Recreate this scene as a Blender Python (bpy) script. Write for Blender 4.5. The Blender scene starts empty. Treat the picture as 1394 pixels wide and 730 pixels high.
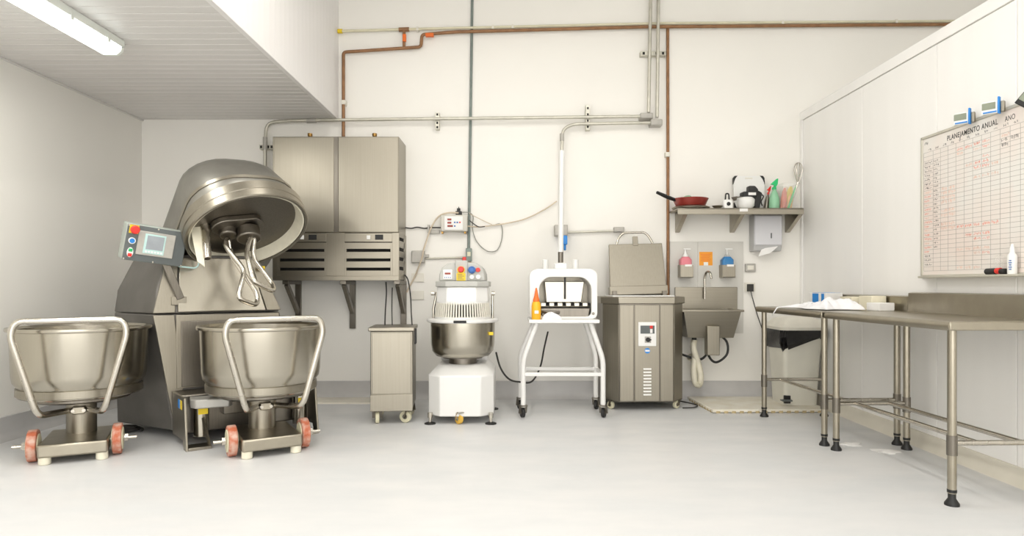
import bpy, bmesh, math, random
from mathutils import Vector, Matrix, Euler
random.seed(7)
S = bpy.context.scene
COL = S.collection
R = math.radians
PI = math.pi

# ------------------------------------------------------------------ camera, world, exposure
FPX, CX, CY, CAMH = 900.0, 700.0, 388.0, 1.1
cam_d = bpy.data.cameras.new('camera'); cam = bpy.data.objects.new('camera', cam_d); COL.objects.link(cam)
cam.location = (0, 0, CAMH); cam.rotation_euler = (R(90), 0, 0)
cam_d.sensor_fit = 'HORIZONTAL'; cam_d.sensor_width = 36.0
cam_d.lens = FPX / 1394.0 * 36.0
cam_d.shift_x = -(CX - 697.0) / 1394.0
cam_d.shift_y = (CY - 365.0) / 1394.0
cam_d.clip_start = 0.05
S.camera = cam
w = bpy.data.worlds.new('world'); S.world = w; w.use_nodes = True
w.node_tree.nodes['Background'].inputs[0].default_value = (1.0, 0.978, 0.94, 1)
w.node_tree.nodes['Background'].inputs[1].default_value = 3.0
S.view_settings.view_transform = 'Standard'
S.view_settings.look = 'None'
S.view_settings.gamma = 1.0
S.view_settings.use_curve_mapping = False
S.view_settings.exposure = 0.26
LAMP_W = 20.0        # watts of each tall hall luminaire
TUBE_E = 3.0         # emission of the batten under the low ceiling

YW, XL, XR, XF = 6.4, -3.605, 2.775, 6.6     # back wall, left wall, partition face, far wall beyond the partition
ZC, XS = 2.70, -1.70                          # low ceiling height and its edge
YB = -3.6                                     # wall behind the camera
ZH = 4.9                                      # hall ceiling

def P(x, y, Y):
    return Vector(((x - CX) / FPX * Y, Y, CAMH - (y - CY) / FPX * Y))

# ------------------------------------------------------------------ materials
MATS = {}
def mat(name, col, rough=0.5, metal=0.0, var=0.05, scale=6.0, stretch=(1, 1, 1), bump=0.0, rvar=0.0, alpha=1.0,
        trans=0.0, emit=0.0, coat=0.0, spec=0.5, detail=3.0, col2=None):
    m = bpy.data.materials.new(name); m.use_nodes = True
    nt = m.node_tree; b = nt.nodes['Principled BSDF']
    tc = nt.nodes.new('ShaderNodeTexCoord'); mp = nt.nodes.new('ShaderNodeMapping')
    mp.inputs['Scale'].default_value = stretch
    nz = nt.nodes.new('ShaderNodeTexNoise'); nz.inputs['Scale'].default_value = scale; nz.inputs['Detail'].default_value = detail
    nt.links.new(tc.outputs['Object'], mp.inputs['Vector']); nt.links.new(mp.outputs['Vector'], nz.inputs['Vector'])
    mx = nt.nodes.new('ShaderNodeMix'); mx.data_type = 'RGBA'
    c2 = col2 if col2 else tuple(max(0, c * (1 - 2 * var)) for c in col)
    mx.inputs[6].default_value = (*col, 1); mx.inputs[7].default_value = (*c2, 1)
    rp = nt.nodes.new('ShaderNodeMapRange'); rp.inputs[1].default_value = 0.35; rp.inputs[2].default_value = 0.65
    nt.links.new(nz.outputs[0], rp.inputs[0]); nt.links.new(rp.outputs[0], mx.inputs[0])
    nt.links.new(mx.outputs[2], b.inputs['Base Color'])
    b.inputs['Roughness'].default_value = rough; b.inputs['Metallic'].default_value = metal
    b.inputs['Specular IOR Level'].default_value = spec
    if rvar:
        r2 = nt.nodes.new('ShaderNodeMapRange'); r2.inputs[3].default_value = max(0.02, rough - rvar); r2.inputs[4].default_value = rough + rvar
        r2.inputs[1].default_value = 0.3; r2.inputs[2].default_value = 0.7
        nt.links.new(nz.outputs[0], r2.inputs[0]); nt.links.new(r2.outputs[0], b.inputs['Roughness'])
    if bump:
        bp = nt.nodes.new('ShaderNodeBump'); bp.inputs['Strength'].default_value = bump; bp.inputs['Distance'].default_value = 0.004
        nt.links.new(nz.outputs[0], bp.inputs['Height']); nt.links.new(bp.outputs[0], b.inputs['Normal'])
    if trans:
        b.inputs['Transmission Weight'].default_value = trans
    if alpha < 1:
        b.inputs['Alpha'].default_value = alpha
    if coat:
        b.inputs['Coat Weight'].default_value = coat
    if emit:
        b.inputs['Emission Color'].default_value = (*col, 1); b.inputs['Emission Strength'].default_value = emit
    MATS[name] = m
    return m

mat('wall_paint', (.885, .865, .815), .6, var=.012, scale=1.2, bump=.02)
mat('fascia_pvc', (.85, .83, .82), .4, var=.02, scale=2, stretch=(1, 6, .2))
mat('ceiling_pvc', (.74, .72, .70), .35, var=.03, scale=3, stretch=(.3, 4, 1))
mat('panel_white', (.93, .92, .895), .38, var=.012, scale=1.5, stretch=(1, 4, .3))
mat('hall_paint', (.86, .85, .82), .8, var=.02, scale=1)
mat('floor_epoxy', (.70, .70, .70), .42, var=.05, scale=1.6, stretch=(1, 2.2, 1), rvar=.12, detail=8, col2=(.64, .65, .655))
mat('base_grey', (.55, .54, .53), .45, var=.06, scale=4)
mat('kick_cream', (.78, .74, .64), .45, var=.05, scale=4)
mat('joint', (.55, .53, .47), .7, var=.03)
mat('steel', (.35, .322, .266), .36, 1.0, var=.03, scale=4, stretch=(40, 40, .4), rvar=.025)
mat('steel_h', (.35, .322, .266), .36, 1.0, var=.03, scale=4, stretch=(.4, 40, 40), rvar=.025)
mat('steel_shiny', (.46, .43, .365), .24, 1.0, var=.015, scale=4, stretch=(30, 30, .4), rvar=.012)
mat('steel_dark', (.23, .21, .18), .36, 1.0, var=.05, scale=5, stretch=(20, 20, .6), rvar=.04)
mat('steel_worn', (.40, .365, .295), .30, 1.0, var=.035, scale=14, rvar=.02, detail=6)
mat('tube_steel', (.60, .565, .50), .24, 1.0, var=.05, scale=8, rvar=.06)
mat('head_grey', (.30, .29, .26), .42, .75, var=.06, scale=5, rvar=.05)
mat('side_grey', (.20, .19, .175), .45, .5, var=.08, scale=5)
mat('cast_grey', (.47, .46, .43), .5, .4, var=.08, scale=8, bump=.1)
mat('white_enamel', (.79, .785, .765), .28, var=.01, scale=4, coat=.3)
mat('white_plastic', (.86, .86, .84), .4, var=.02, scale=5)
mat('offwhite', (.80, .77, .68), .5, var=.04, scale=8)
mat('cream_rubber', (.80, .76, .62), .55, var=.06, scale=10)
mat('grey_plastic', (.50, .50, .47), .5, var=.03, scale=9)
mat('grey_box', (.48, .46, .42), .5, .2, var=.07, scale=12)
mat('slate', (.13, .145, .145), .5, .2, var=.05, scale=8)
mat('panel_side', (.42, .46, .42), .45, .2, var=.05, scale=8)
mat('black', (.012, .012, .012), .5, var=.1, scale=8)
mat('black_gloss', (.012, .011, .011), .38, var=.3, scale=30, bump=.6)
mat('dark_void', (.010, .009, .008), .9, var=.2, scale=8)  # near-black colour for the shaded inside of vents, guard, gaps and slots
mat('red', (.78, .035, .025), .35, var=.05)
mat('yellow', (.86, .62, .02), .45, var=.04)
mat('orange', (.92, .36, .02), .45, var=.05)
mat('squeeze_orange', (.95, .48, .02), .4, var=.05)
mat('orange_cap', (.85, .17, .02), .4, var=.06)
mat('blue', (.03, .14, .45), .35, var=.06)
mat('blue_bright', (.02, .25, .72), .4, var=.06)
mat('green', (.02, .50, .16), .4, var=.06)
mat('green_clear', (.36, .72, .46), .25, var=.08, alpha=.75)
mat('pink_soap', (.82, .25, .30), .3, var=.05, alpha=.92)
mat('blue_soap', (.04, .22, .50), .3, var=.05, alpha=.95)
mat('clear_plastic', (.9, .89, .84), .12, var=.02, alpha=.13)
mat('screen', (.34, .37, .40), .25, var=.06, scale=14)
mat('screen_rim', (.50, .70, .68), .4, var=.03)
mat('lcd', (.26, .29, .22), .3, var=.05)
mat('led_red', (.35, .05, .03), .35, var=.15)
mat('wheel_red', (.50, .13, .06), .65, var=.10, scale=20, col2=(.62, .42, .34), bump=.2)
mat('wheel_cream', (.76, .72, .52), .5, var=.08, scale=12)
mat('wheel_yellow', (.85, .52, .08), .5, var=.06, scale=12)
mat('copper_pipe', (.32, .165, .075), .5, .25, var=.12, scale=14)
mat('cream_pipe', (.72, .68, .50), .5, var=.05, scale=9)
mat('conduit', (.62, .60, .52), .42, .55, var=.08, scale=12)
mat('conduit_green', (.22, .26, .24), .5, .3, var=.08, scale=12)
mat('brass', (.42, .25, .08), .35, 1.0, var=.12, scale=12)
mat('pan_red', (.30, .03, .02), .3, var=.1, scale=8, coat=.3)
mat('cable_dark', (.03, .028, .025), .5, var=.1)
mat('cable_beige', (.66, .56, .43), .55, var=.05)
mat('cable_grey', (.30, .30, .27), .5, var=.05)
mat('cloth_white', (.86, .86, .88), .9, var=.03, scale=20, bump=.2)
mat('card_cream', (.82, .77, .60), .7, var=.04, scale=9)
mat('paper', (.85, .84, .82), .8, var=.03, scale=9)
mat('board_white', (.80, .78, .74), .25, var=.05, scale=2.5, detail=5, col2=(.82, .72, .66))
mat('board_frame', (.66, .64, .56), .4, .5, var=.05)
mat('grid_ink', (.36, .34, .31), .6, var=.1)
mat('ink_black', (.06, .06, .06), .6, var=.1)
mat('ink_red', (.86, .20, .10), .6, var=.1)
mat('ink_faint', (.82, .52, .40), .7, var=.1)
mat('mat_cream', (.82, .79, .70), .6, var=.05, scale=7, col2=(.74, .69, .57))
mat('mat_tan', (.55, .44, .24), .7, var=.1, scale=9)
mat('bag_red', (.80, .22, .17), .4, var=.15, scale=14)
mat('bag_orange', (.88, .42, .16), .4, var=.12, scale=14)
mat('bag_yellow', (.78, .60, .08), .4, var=.10, scale=14)
mat('bag_pale', (.84, .74, .60), .4, var=.10, scale=14)
mat('grey_sheet', (.66, .645, .60), .4, var=.02, scale=3)
mat('dispenser', (.50, .50, .50), .4, var=.02, scale=5)
mat('dispenser_front', (.66, .66, .69), .35, var=.02, scale=5)
mat('bin_white', (.74, .72, .63), .45, var=.03, scale=5)
mat('cream_plate', (.80, .77, .69), .5, var=.02, scale=5)
mat('grey_case', (.62, .60, .54), .5, var=.03, scale=5)
mat('lamp_tube', (.93, 1.0, .96), .4, var=.0, emit=TUBE_E)
mat('hall_tube', (1.0, .965, .90), .4, var=.0, emit=1.5)
mat('lamp_cover', (.82, .85, .80), .3, var=.02)

# ------------------------------------------------------------------ mesh helpers
ROOTM = {}
def fillet(pts, r, n=5):
    pts = [Vector(p) for p in pts]
    if r <= 0 or len(pts) < 3: return pts
    out = [pts[0]]
    for i in range(1, len(pts) - 1):
        a, b, c = pts[i - 1], pts[i], pts[i + 1]
        d1, d2 = a - b, c - b
        k = min(r, d1.length * .49, d2.length * .49)
        p, q = b + d1.normalized() * k, b + d2.normalized() * k
        for j in range(n + 1):
            t = j / n
            out.append(p * (1 - t) ** 2 + b * 2 * t * (1 - t) + q * t * t)
    out.append(pts[-1])
    return out
def fillet_closed(pts, r, n=5):
    pts = [Vector(p) for p in pts]; out = []; N = len(pts)
    for i in range(N):
        a, b, c = pts[i - 1], pts[i], pts[(i + 1) % N]
        d1, d2 = a - b, c - b
        k = min(r, d1.length * .49, d2.length * .49)
        p, q = b + d1.normalized() * k, b + d2.normalized() * k
        for j in range(n + 1):
            t = j / n
            out.append(p * (1 - t) ** 2 + b * 2 * t * (1 - t) + q * t * t)
    return out
def spline(pts, n=8):
    pts = [Vector(p) for p in pts]; out = []
    for i in range(len(pts) - 1):
        p0 = pts[max(i - 1, 0)]; p1 = pts[i]; p2 = pts[i + 1]; p3 = pts[min(i + 2, len(pts) - 1)]
        for j in range(n):
            t = j / n
            out.append(.5 * ((2 * p1) + (p2 - p0) * t + (2 * p0 - 5 * p1 + 4 * p2 - p3) * t * t + (3 * p1 - p0 - 3 * p2 + p3) * t ** 3))
    out.append(pts[-1]); return out

class MB:
    def __init__(s): s.v = []; s.f = []
    def add(s, vs, fs):
        o = len(s.v); s.v += [Vector(v) for v in vs]; s.f += [tuple(i + o for i in f) for f in fs]; return s
    def box(s, x0, x1, y0, y1, z0, z1):
        return s.add([(x0, y0, z0), (x1, y0, z0), (x1, y1, z0), (x0, y1, z0), (x0, y0, z1), (x1, y0, z1), (x1, y1, z1), (x0, y1, z1)],
                     [(0, 3, 2, 1), (4, 5, 6, 7), (0, 1, 5, 4), (1, 2, 6, 5), (2, 3, 7, 6), (3, 0, 4, 7)])
    def fb(s, x0, y0, x1, y1, Y, d):            # pixel rectangle standing at depth Y, d metres deep
        a, b = P(x0, y1, Y), P(x1, y0, Y)
        return s.box(a.x, b.x, Y, Y + d, a.z, b.z)
    def obox(s, c, size, eul=(0, 0, 0)):
        m = Matrix.Translation(c) @ Euler(eul).to_matrix().to_4x4()
        t = MB().box(-size[0] / 2, size[0] / 2, -size[1] / 2, size[1] / 2, -size[2] / 2, size[2] / 2)
        return s.add([m @ v for v in t.v], t.f)
    def bar(s, p0, p1, wx, wz, up=(0, 0, 1)):   # rectangular bar between two points
        p0, p1 = Vector(p0), Vector(p1); d = (p1 - p0).normalized(); u = Vector(up)
        a = d.cross(u).normalized(); b = a.cross(d)
        vs = []
        for p in (p0, p1):
            for i, j in ((-1, -1), (1, -1), (1, 1), (-1, 1)): vs.append(p + a * wx / 2 * i + b * wz / 2 * j)
        return s.add(vs, [(0, 3, 2, 1), (4, 5, 6, 7), (0, 1, 5, 4), (1, 2, 6, 5), (2, 3, 7, 6), (3, 0, 4, 7)])
    def tube(s, pts, r, n=10, closed=False):
        pts = [Vector(p) for p in pts]; N = len(pts); rs = r if isinstance(r, (list, tuple)) else [r] * N
        t0 = (pts[1] - pts[0]).normalized()
        u = t0.orthogonal().normalized(); vs = []
        prev = t0
        for i, p in enumerate(pts):
            if closed: t = (pts[(i + 1) % N] - pts[i - 1]).normalized()
            elif i == 0: t = t0
            elif i == N - 1: t = (pts[-1] - pts[-2]).normalized()
            else: t = ((pts[i + 1] - p).normalized() + (p - pts[i - 1]).normalized()).normalized()
            q = prev.rotation_difference(t); u = (q @ u); u = (u - t * u.dot(t)).normalized(); prev = t
            b = t.cross(u)
            for k in range(n):
                a = 2 * PI * k / n; vs.append(p + (u * math.cos(a) + b * math.sin(a)) * rs[i])
        fs = []
        for i in range(N if closed else N - 1):
            j = (i + 1) % N
            for k in range(n): fs.append((i * n + k, i * n + (k + 1) % n, j * n + (k + 1) % n, j * n + k))
        if not closed: fs += [tuple(range(n))[::-1], tuple((N - 1) * n + k for k in range(n))]
        return s.add(vs, fs)
    def cyl(s, p0, p1, r, r1=None, n=24): return s.tube([p0, p1], [r, r if r1 is None else r1], n)
    def lathe(s, prof, c=(0, 0, 0), n=40, close=False):
        vs = []; m = len(prof)
        for (r, z) in prof:
            for k in range(n):
                a = 2 * PI * k / n; vs.append((c[0] + r * math.cos(a), c[1] + r * math.sin(a), c[2] + z))
        fs = []
        for i in range(m if close else m - 1):
            j = (i + 1) % m
            for k in range(n): fs.append((i * n + k, i * n + (k + 1) % n, j * n + (k + 1) % n, j * n + k))
        if not close: fs += [tuple(range(n))[::-1], tuple((m - 1) * n + k for k in range(n))]
        return s.add(vs, fs)
    def loft(s, rings):
        n = len(rings[0]); vs = [v for r in rings for v in r]; fs = []
        for i in range(len(rings) - 1):
            for k in range(n): fs.append((i * n + k, i * n + (k + 1) % n, (i + 1) * n + (k + 1) % n, (i + 1) * n + k))
        fs += [tuple(range(n))[::-1], tuple((len(rings) - 1) * n + k for k in range(n))]
        return s.add(vs, fs)
    def prism(s, poly, axis, a0, a1):           # polygon in the two other axes, extruded along axis
        def mk(p, a): return {'x': (a, p[0], p[1]), 'y': (p[0], a, p[1]), 'z': (p[0], p[1], a)}[axis]
        return s.loft([[mk(p, a0) for p in poly], [mk(p, a1) for p in poly]])
    def frame(s, outer, inner, axis, a0, a1):   # plate with a hole: two loops of equal length
        n = len(outer)
        def mk(p, a): return {'x': (a, p[0], p[1]), 'y': (p[0], a, p[1]), 'z': (p[0], p[1], a)}[axis]
        vs = [mk(p, a) for a in (a0, a1) for l in (outer, inner) for p in l]; fs = []
        for k in range(n):
            j = (k + 1) % n
            fs += [(k, j, n + j, n + k), (2 * n + k, 3 * n + k, 3 * n + j, 2 * n + j), (k, 2 * n + k, 2 * n + j, j), (n + k, n + j, 3 * n + j, 3 * n + k)]
        return s.add(vs, fs)
    def xf(s, m):
        s.v = [m @ v for v in s.v]; return s
    def mesh(s, name, m, sharp=38):
        me = bpy.data.meshes.new(name)
        me.from_pydata([tuple(v) for v in s.v], [], s.f)
        bm = bmesh.new(); bm.from_mesh(me); bmesh.ops.recalc_face_normals(bm, faces=bm.faces)
        for f in bm.faces: f.smooth = True
        bm.to_mesh(me); bm.free()
        me.set_sharp_from_angle(angle=R(sharp))
        me.materials.append(MATS[m]); return me
    def build(s, name, m, parent=None, bevel=0.0, world=False, sharp=38, seg=2):
        if parent is not None and world:
            inv = ROOTM[parent.name].inverted(); s.v = [inv @ v for v in s.v]
        o = bpy.data.objects.new(name, s.mesh(name, m, sharp)); COL.objects.link(o)
        if parent is not None:
            o.parent = parent; ROOTM[o.name] = ROOTM.get(parent.name, Matrix())
        if bevel: bev(o, bevel, seg)
        return o
def bev(o, wd, seg=2):
    b = o.modifiers.new('bevel', 'BEVEL'); b.width = wd; b.segments = seg; b.limit_method = 'ANGLE'; b.angle_limit = R(40)
def tag(o, label, cat, group=None):
    o['label'] = label; o['category'] = cat
    if group: o['group'] = group
    return o
def thing(name, label, cat, loc=(0, 0, 0), rz=0.0, group=None):
    o = bpy.data.objects.new(name, None); COL.objects.link(o); o.empty_display_size = .1
    o.location = loc; o.rotation_euler = (0, 0, rz)
    ROOTM[o.name] = Matrix.Translation(loc) @ Matrix.Rotation(rz, 4, 'Z')
    return tag(o, label, cat, group)
def solo(name, mb, m, label, cat, group=None, bevel=0.0, sharp=38):
    lo = Vector((min(v.x for v in mb.v), min(v.y for v in mb.v), min(v.z for v in mb.v)))
    hi = Vector((max(v.x for v in mb.v), max(v.y for v in mb.v), max(v.z for v in mb.v)))
    c = Vector(((lo.x + hi.x) / 2, (lo.y + hi.y) / 2, lo.z))
    mb.v = [v - c for v in mb.v]
    o = mb.build(name, m, bevel=bevel, sharp=sharp); o.location = c
    ROOTM[o.name] = Matrix.Translation(c)
    return tag(o, label, cat, group)
def struct(name, mb, m, bevel=0.0):
    o = mb.build(name, m, bevel=bevel); o['kind'] = 'structure'; ROOTM[o.name] = Matrix(); return o
def copy_tree(o, parent=None):
    c = o.copy(); COL.objects.link(c); c.parent = parent
    for ch in list(o.children): copy_tree(ch, c)
    return c
def rrect(hx, y0, y1, r, z, n=6, cx=0.0):       # rounded rectangle ring at height z
    pts = []
    for (x, y, a0) in ((cx + hx - r, y0 + r, -90), (cx + hx - r, y1 - r, 0), (cx - hx + r, y1 - r, 90), (cx - hx + r, y0 + r, 180)):
        for j in range(n + 1):
            a = R(a0 + 90 * j / n); pts.append((x + r * math.cos(a), y + r * math.sin(a), z))
    return pts
def text_mesh(name, body, size, m, parent, M, font_bold=False, width=None):
    cu = bpy.data.curves.new(name, 'FONT'); cu.body = body; cu.size = size; cu.extrude = .0004
    cu.space_character = 1.12
    if font_bold: cu.offset = size * .012
    t = bpy.data.objects.new(name, cu); COL.objects.link(t)
    dg = bpy.context.evaluated_depsgraph_get()
    me = bpy.data.meshes.new_from_object(t.evaluated_get(dg))
    COL.objects.unlink(t); bpy.data.objects.remove(t)
    if width:
        xs = [v.co.x for v in me.vertices]; k = width / (max(xs) - min(xs)); x0 = min(xs)
        for v in me.vertices: v.co.x = (v.co.x - x0) * k
    inv = ROOTM[parent.name].inverted()
    me.transform(inv @ M); me.materials.clear(); me.materials.append(MATS[m]); me.name = name
    o = bpy.data.objects.new(name, me); COL.objects.link(o); o.parent = parent
    return o
def lump(c, rx, ry, rz, seed, n=18, m=10, amp=.25):
    rnd = random.Random(seed); ph = [rnd.uniform(0, 6.28) for _ in range(6)]
    rings = []
    for i in range(m + 1):
        t = i / m; el = PI / 2 * t; ring = []
        for k in range(n):
            a = 2 * PI * k / n
            w_ = 1 + amp * (.5 * math.sin(3 * a + ph[0] + 2 * t) + .35 * math.sin(5 * a + ph[1] - 3 * t) + .3 * math.sin(2 * a + ph[2] + 5 * t))
            rr = max(.02, math.cos(el)) * w_
            ring.append((c[0] + rx * rr * math.cos(a), c[1] + ry * rr * math.sin(a), c[2] + rz * math.sin(el) * (1 + amp * .4 * math.sin(4 * a + ph[3]))))
        rings.append(ring)
    return MB().loft(rings)

# ------------------------------------------------------------------ the setting
struct('floor', MB().box(XL - .2, XF + .2, YB - .2, YW + .2, -.1, 0), 'floor_epoxy')
struct('wall_back', MB().box(XL - .2, XF + .2, YW, YW + .2, 0, ZH), 'wall_paint')
struct('wall_left', MB().box(XL - .2, XL, YB, YW, 0, ZH), 'wall_paint')
# unseen wall behind the camera; its wide opening is added to let fill light in
struct('wall_front', MB().box(XL - .2, -3.0, YB - .2, YB, 0, ZH).box(4.5, XF + .2, YB - .2, YB, 0, ZH).box(-3.0, 4.5, YB - .2, YB, 3.7, ZH), 'hall_paint')
struct('wall_far_side', MB().box(XF, XF + .2, YB, YW, 0, ZH), 'hall_paint')
struct('ceiling_high', MB().box(XL - .2, XF + .2, YB - .2, YW + .2, ZH, ZH + .1), 'hall_paint')

def shared(name, me, parent, locs, bevel=0):
    for l in locs:
        o = bpy.data.objects.new(name, me); COL.objects.link(o); o.parent = parent; o.location = l
        if bevel: bev(o, bevel, 1)
# low PVC ceiling of narrow planks and the plank-clad fascia that closes it
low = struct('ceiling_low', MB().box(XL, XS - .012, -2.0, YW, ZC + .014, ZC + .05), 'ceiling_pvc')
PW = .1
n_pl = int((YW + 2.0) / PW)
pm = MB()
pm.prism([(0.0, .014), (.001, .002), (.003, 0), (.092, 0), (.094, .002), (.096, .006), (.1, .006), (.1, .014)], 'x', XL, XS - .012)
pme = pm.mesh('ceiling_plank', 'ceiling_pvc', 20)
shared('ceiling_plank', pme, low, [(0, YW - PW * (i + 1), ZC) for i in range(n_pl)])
fas = struct('wall_fascia', MB().box(XS - .06, XS - .012, -2.0, YW, ZC + .05, ZH), 'fascia_pvc')
fm = MB().prism([(.0, 0.0), (.012, .0015), (.012, .0985), (.009, .1), (.0, .1)], 'z', ZC + .02, ZH)
fme = fm.mesh('fascia_plank', 'fascia_pvc', 20)
shared('fascia_plank', fme, fas, [(XS - .012, YW - PW * (i + 1), 0) for i in range(n_pl)])
struct('trim_1', MB().box(XS - .03, XS + .006, -2.0, YW, ZC - .006, ZC + .02), 'fascia_pvc', .003)
struct('trim_2', MB().box(XL, XL + .02, -2.0, YW, ZC - .015, ZC), 'ceiling_pvc', .003)

# the insulated-panel partition with its own panels, top channel and cream kerb
HP = 2.765
wr = struct('wall_right', MB().box(XR + .006, XR + .08, -1.5, YW, 0, HP - .02), 'joint')
joints = [YW - .055, 5.27, 4.34, 3.65, 2.6, 1.5, .4, -.7, -1.5]
for a, b in zip(joints[:-1], joints[1:]):
    MB().box(XR, XR + .03, b + .003, a - .003, .02, HP - .085).build('wall_panel', 'panel_white', wr, .003)
struct('trim_3', MB().box(XR - .008, XR + .09, -1.5, YW, HP - .08, HP), 'panel_white', .003)
struct('trim_4', MB().box(XR - .012, XR + .06, YW - .05, YW, .02, HP - .08), 'panel_white', .003)
struct('trim_5', MB().prism([(XR - .05, 0), (XR - .045, .012), (XR - .018, .06), (XR - .012, .1), (XR + .002, .1), (XR + .002, 0)], 'y', -1.5, YW), 'kick_cream')
cove = [(0, 0), (-.05, 0), (-.022, .03), (-.012, .06), (-.012, .168), (0, .172)]
struct('baseboard_back', MB().prism([(YW + p[0], p[1]) for p in cove], 'x', XL, XR), 'base_grey')
struct('baseboard_left', MB().prism([(XL - p[0], p[1]) for p in cove], 'y', YB, YW), 'base_grey')
struct('trim_6', MB().prism([(YW - .3, 0), (YW - .29, .012), (YW - .05, .02), (YW - .02, 0)], 'x', XL + .02, -1.0), 'kick_cream')

# ------------------------------------------------------------------ luminaires
def batten(name, x, y0, y1, z, label, tube, watts=0.0, size=.16, group=None):
    t = thing(name, label, 'lamp', (x, (y0 + y1) / 2, z), 0, group)
    h = size / 2
    MB().box(x - h * 1.02, x + h * 1.02, y0, y1, z - .05, z).build('housing', 'lamp_cover', t, .006, True)
    prof = [(x - h * .95, z - .05), (x - h * .88, z - .075), (x - h * .55, z - .10), (x + h * .55, z - .10), (x + h * .88, z - .075), (x + h * .95, z - .05)]
    MB().prism(prof, 'y', y0 + .03, y1 - .03).build('diffuser', tube, t, 0, True)
    for yy in (y0, y1 - .03):
        pr = [(p[0] + (x - p[0]) * -.03, p[1] - .002) for p in prof]
        MB().prism(pr, 'y', yy, yy + .03).build('end_cap', 'lamp_cover', t, .004, True)
    for k in range(4):
        yy = y0 + (y1 - y0) * (k + .5) / 4
        for sx in (-1, 1): MB().box(x + sx * h * .98 - .006, x + sx * h * .98 + .006, yy - .012, yy + .012, z - .07, z - .03).build('clip', 'lamp_cover', t, 0, True)
    if watts:
        ld = bpy.data.lights.new(name + '_light', 'AREA'); ld.shape = 'RECTANGLE'; ld.size = size; ld.size_y = (y1 - y0) * .95
        ld.energy = watts; ld.color = (1.0, .97, .92)
        lo = bpy.data.objects.new('light', ld); COL.objects.link(lo); lo.parent = t; lo.location = (0, 0, -.105)
    return t
batten('batten_lamp', -2.63, 2.95, 4.33, ZC, 'lit fluorescent batten lamp with clear cover under the low plank ceiling', 'lamp_tube', 17)
batten('batten_lamp', -2.63, .4, 1.78, ZC, 'unseen fluorescent batten lamp added nearer the camera under the low ceiling', 'lamp_tube', 14)  # unseen second batten, added as fill under the low ceiling
ZL = 3.9  # unseen lamps hung low on added rods so the walls light evenly
for (lx, ly) in ((-.8, 3.6), (.9, 3.6), (-.8, 1.0), (.9, 1.0), (-.8, -2.0), (.9, -2.0), (4.8, 3.5), (4.8, .5)):
    t = batten('ceiling_lamp', lx, ly - .8, ly + .8, ZL, 'unseen long fluorescent lamp hung low on two added rods from the high hall ceiling', 'hall_tube', LAMP_W, .3, 'lamps on the high hall ceiling')
    for yy in (ly - .6, ly + .6): MB().cyl((lx, yy, ZL - .01), (lx, yy, ZH), .008, n=8).build('suspension_rod', 'lamp_cover', t, 0, True)

# ------------------------------------------------------------------ bowl trolleys
def bowl_trolley(loc, rz, label):
    t = thing('bowl_trolley', label, 'mixing bowl', loc, rz, 'wheeled mixing bowls')
    b = MB().lathe([(.0, .375), (.30, .375), (.345, .378), (.352, .385), (.352, .442), (.356, .452), (.374, .475), (.382, .52), (.392, .80), (.412, .805), (.415, .815), (.412, .826),
                    (.392, .826), (.378, .81), (.372, .55), (.355, .49), (.30, .45), (0, .44)], n=56)
    b.f = b.f[:-2]
    bo = b.build('bowl', 'steel_shiny', t)
    MB().lathe([(.354, .388), (.36, .392), (.36, .438), (.354, .442)], n=56, close=True).build('foot_band', 'steel', bo)
    MB().lathe([(0, .345), (.27, .345), (.29, .355), (.29, .375), (0, .375)], n=40).build('turntable', 'steel_dark', t)
    MB().lathe([(0, .115), (.088, .115), (.088, .345), (0, .345)], n=28).build('column', 'steel', t)
    MB().box(-.185, .185, -.37, .13, .045, .125).build('base_box', 'steel_worn', t, .012)
    for sx in (-1, 1):
        MB().cyl((sx * .15, -.33, 0), (sx * .15, -.33, .05), .034).build('foot_pad', 'cream_rubber', t, .006)
        wq = MB().cyl((sx * .20, -.22, .1), (sx * .252, -.22, .1), .099, n=32).build('wheel', 'wheel_red', t, .006)
        MB().cyl((sx * .248, -.22, .1), (sx * .258, -.22, .1), .072, n=28).cyl((sx * .194, -.22, .1), (sx * .201, -.22, .1), .072, n=28).build('hub', 'wheel_cream', wq, .003)
        MB().cyl((sx * .185, -.22, .1), (sx * .335, -.22, .1), .012, n=12).cyl((sx * .258, -.22, .1), (sx * .285, -.22, .1), .026, n=6).build('axle', 'tube_steel', wq)
    MB().cyl((0, .1, .0), (0, .1, .05), .04).build('foot_pad', 'cream_rubber', t, .006)
    yh = -.45
    pts = fillet([(-.045, -.10, .285), (-.17, yh + .02, .315), (-.298, yh, .80), (-.275, yh, .885), (.275, yh, .885), (.298, yh, .80), (.17, yh + .02, .315), (.045, -.10, .285)], .07, 6)
    MB().tube(pts, .0195, 14).build('handle', 'tube_steel', t)
    cl = MB().obox((0, -.11, .285), (.07, .06, .05)).build('handle_clamp', 'steel_worn', t, .006)
    for bx in (-.03, .03): MB().cyl((bx, -.15, .285), (bx, -.12, .285), .012, n=6).build('bolt', 'tube_steel', cl)
    return t
MXO = (-1.734, 4.55, 0)
bowl_trolley((MXO[0], MXO[1], 0), R(31), 'steel mixing bowl on a wheeled trolley docked under the raised mixer head')
bowl_trolley((-2.885, 4.41, 0), R(26), 'steel mixing bowl on a wheeled trolley parked between plain wall and mixer')

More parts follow.
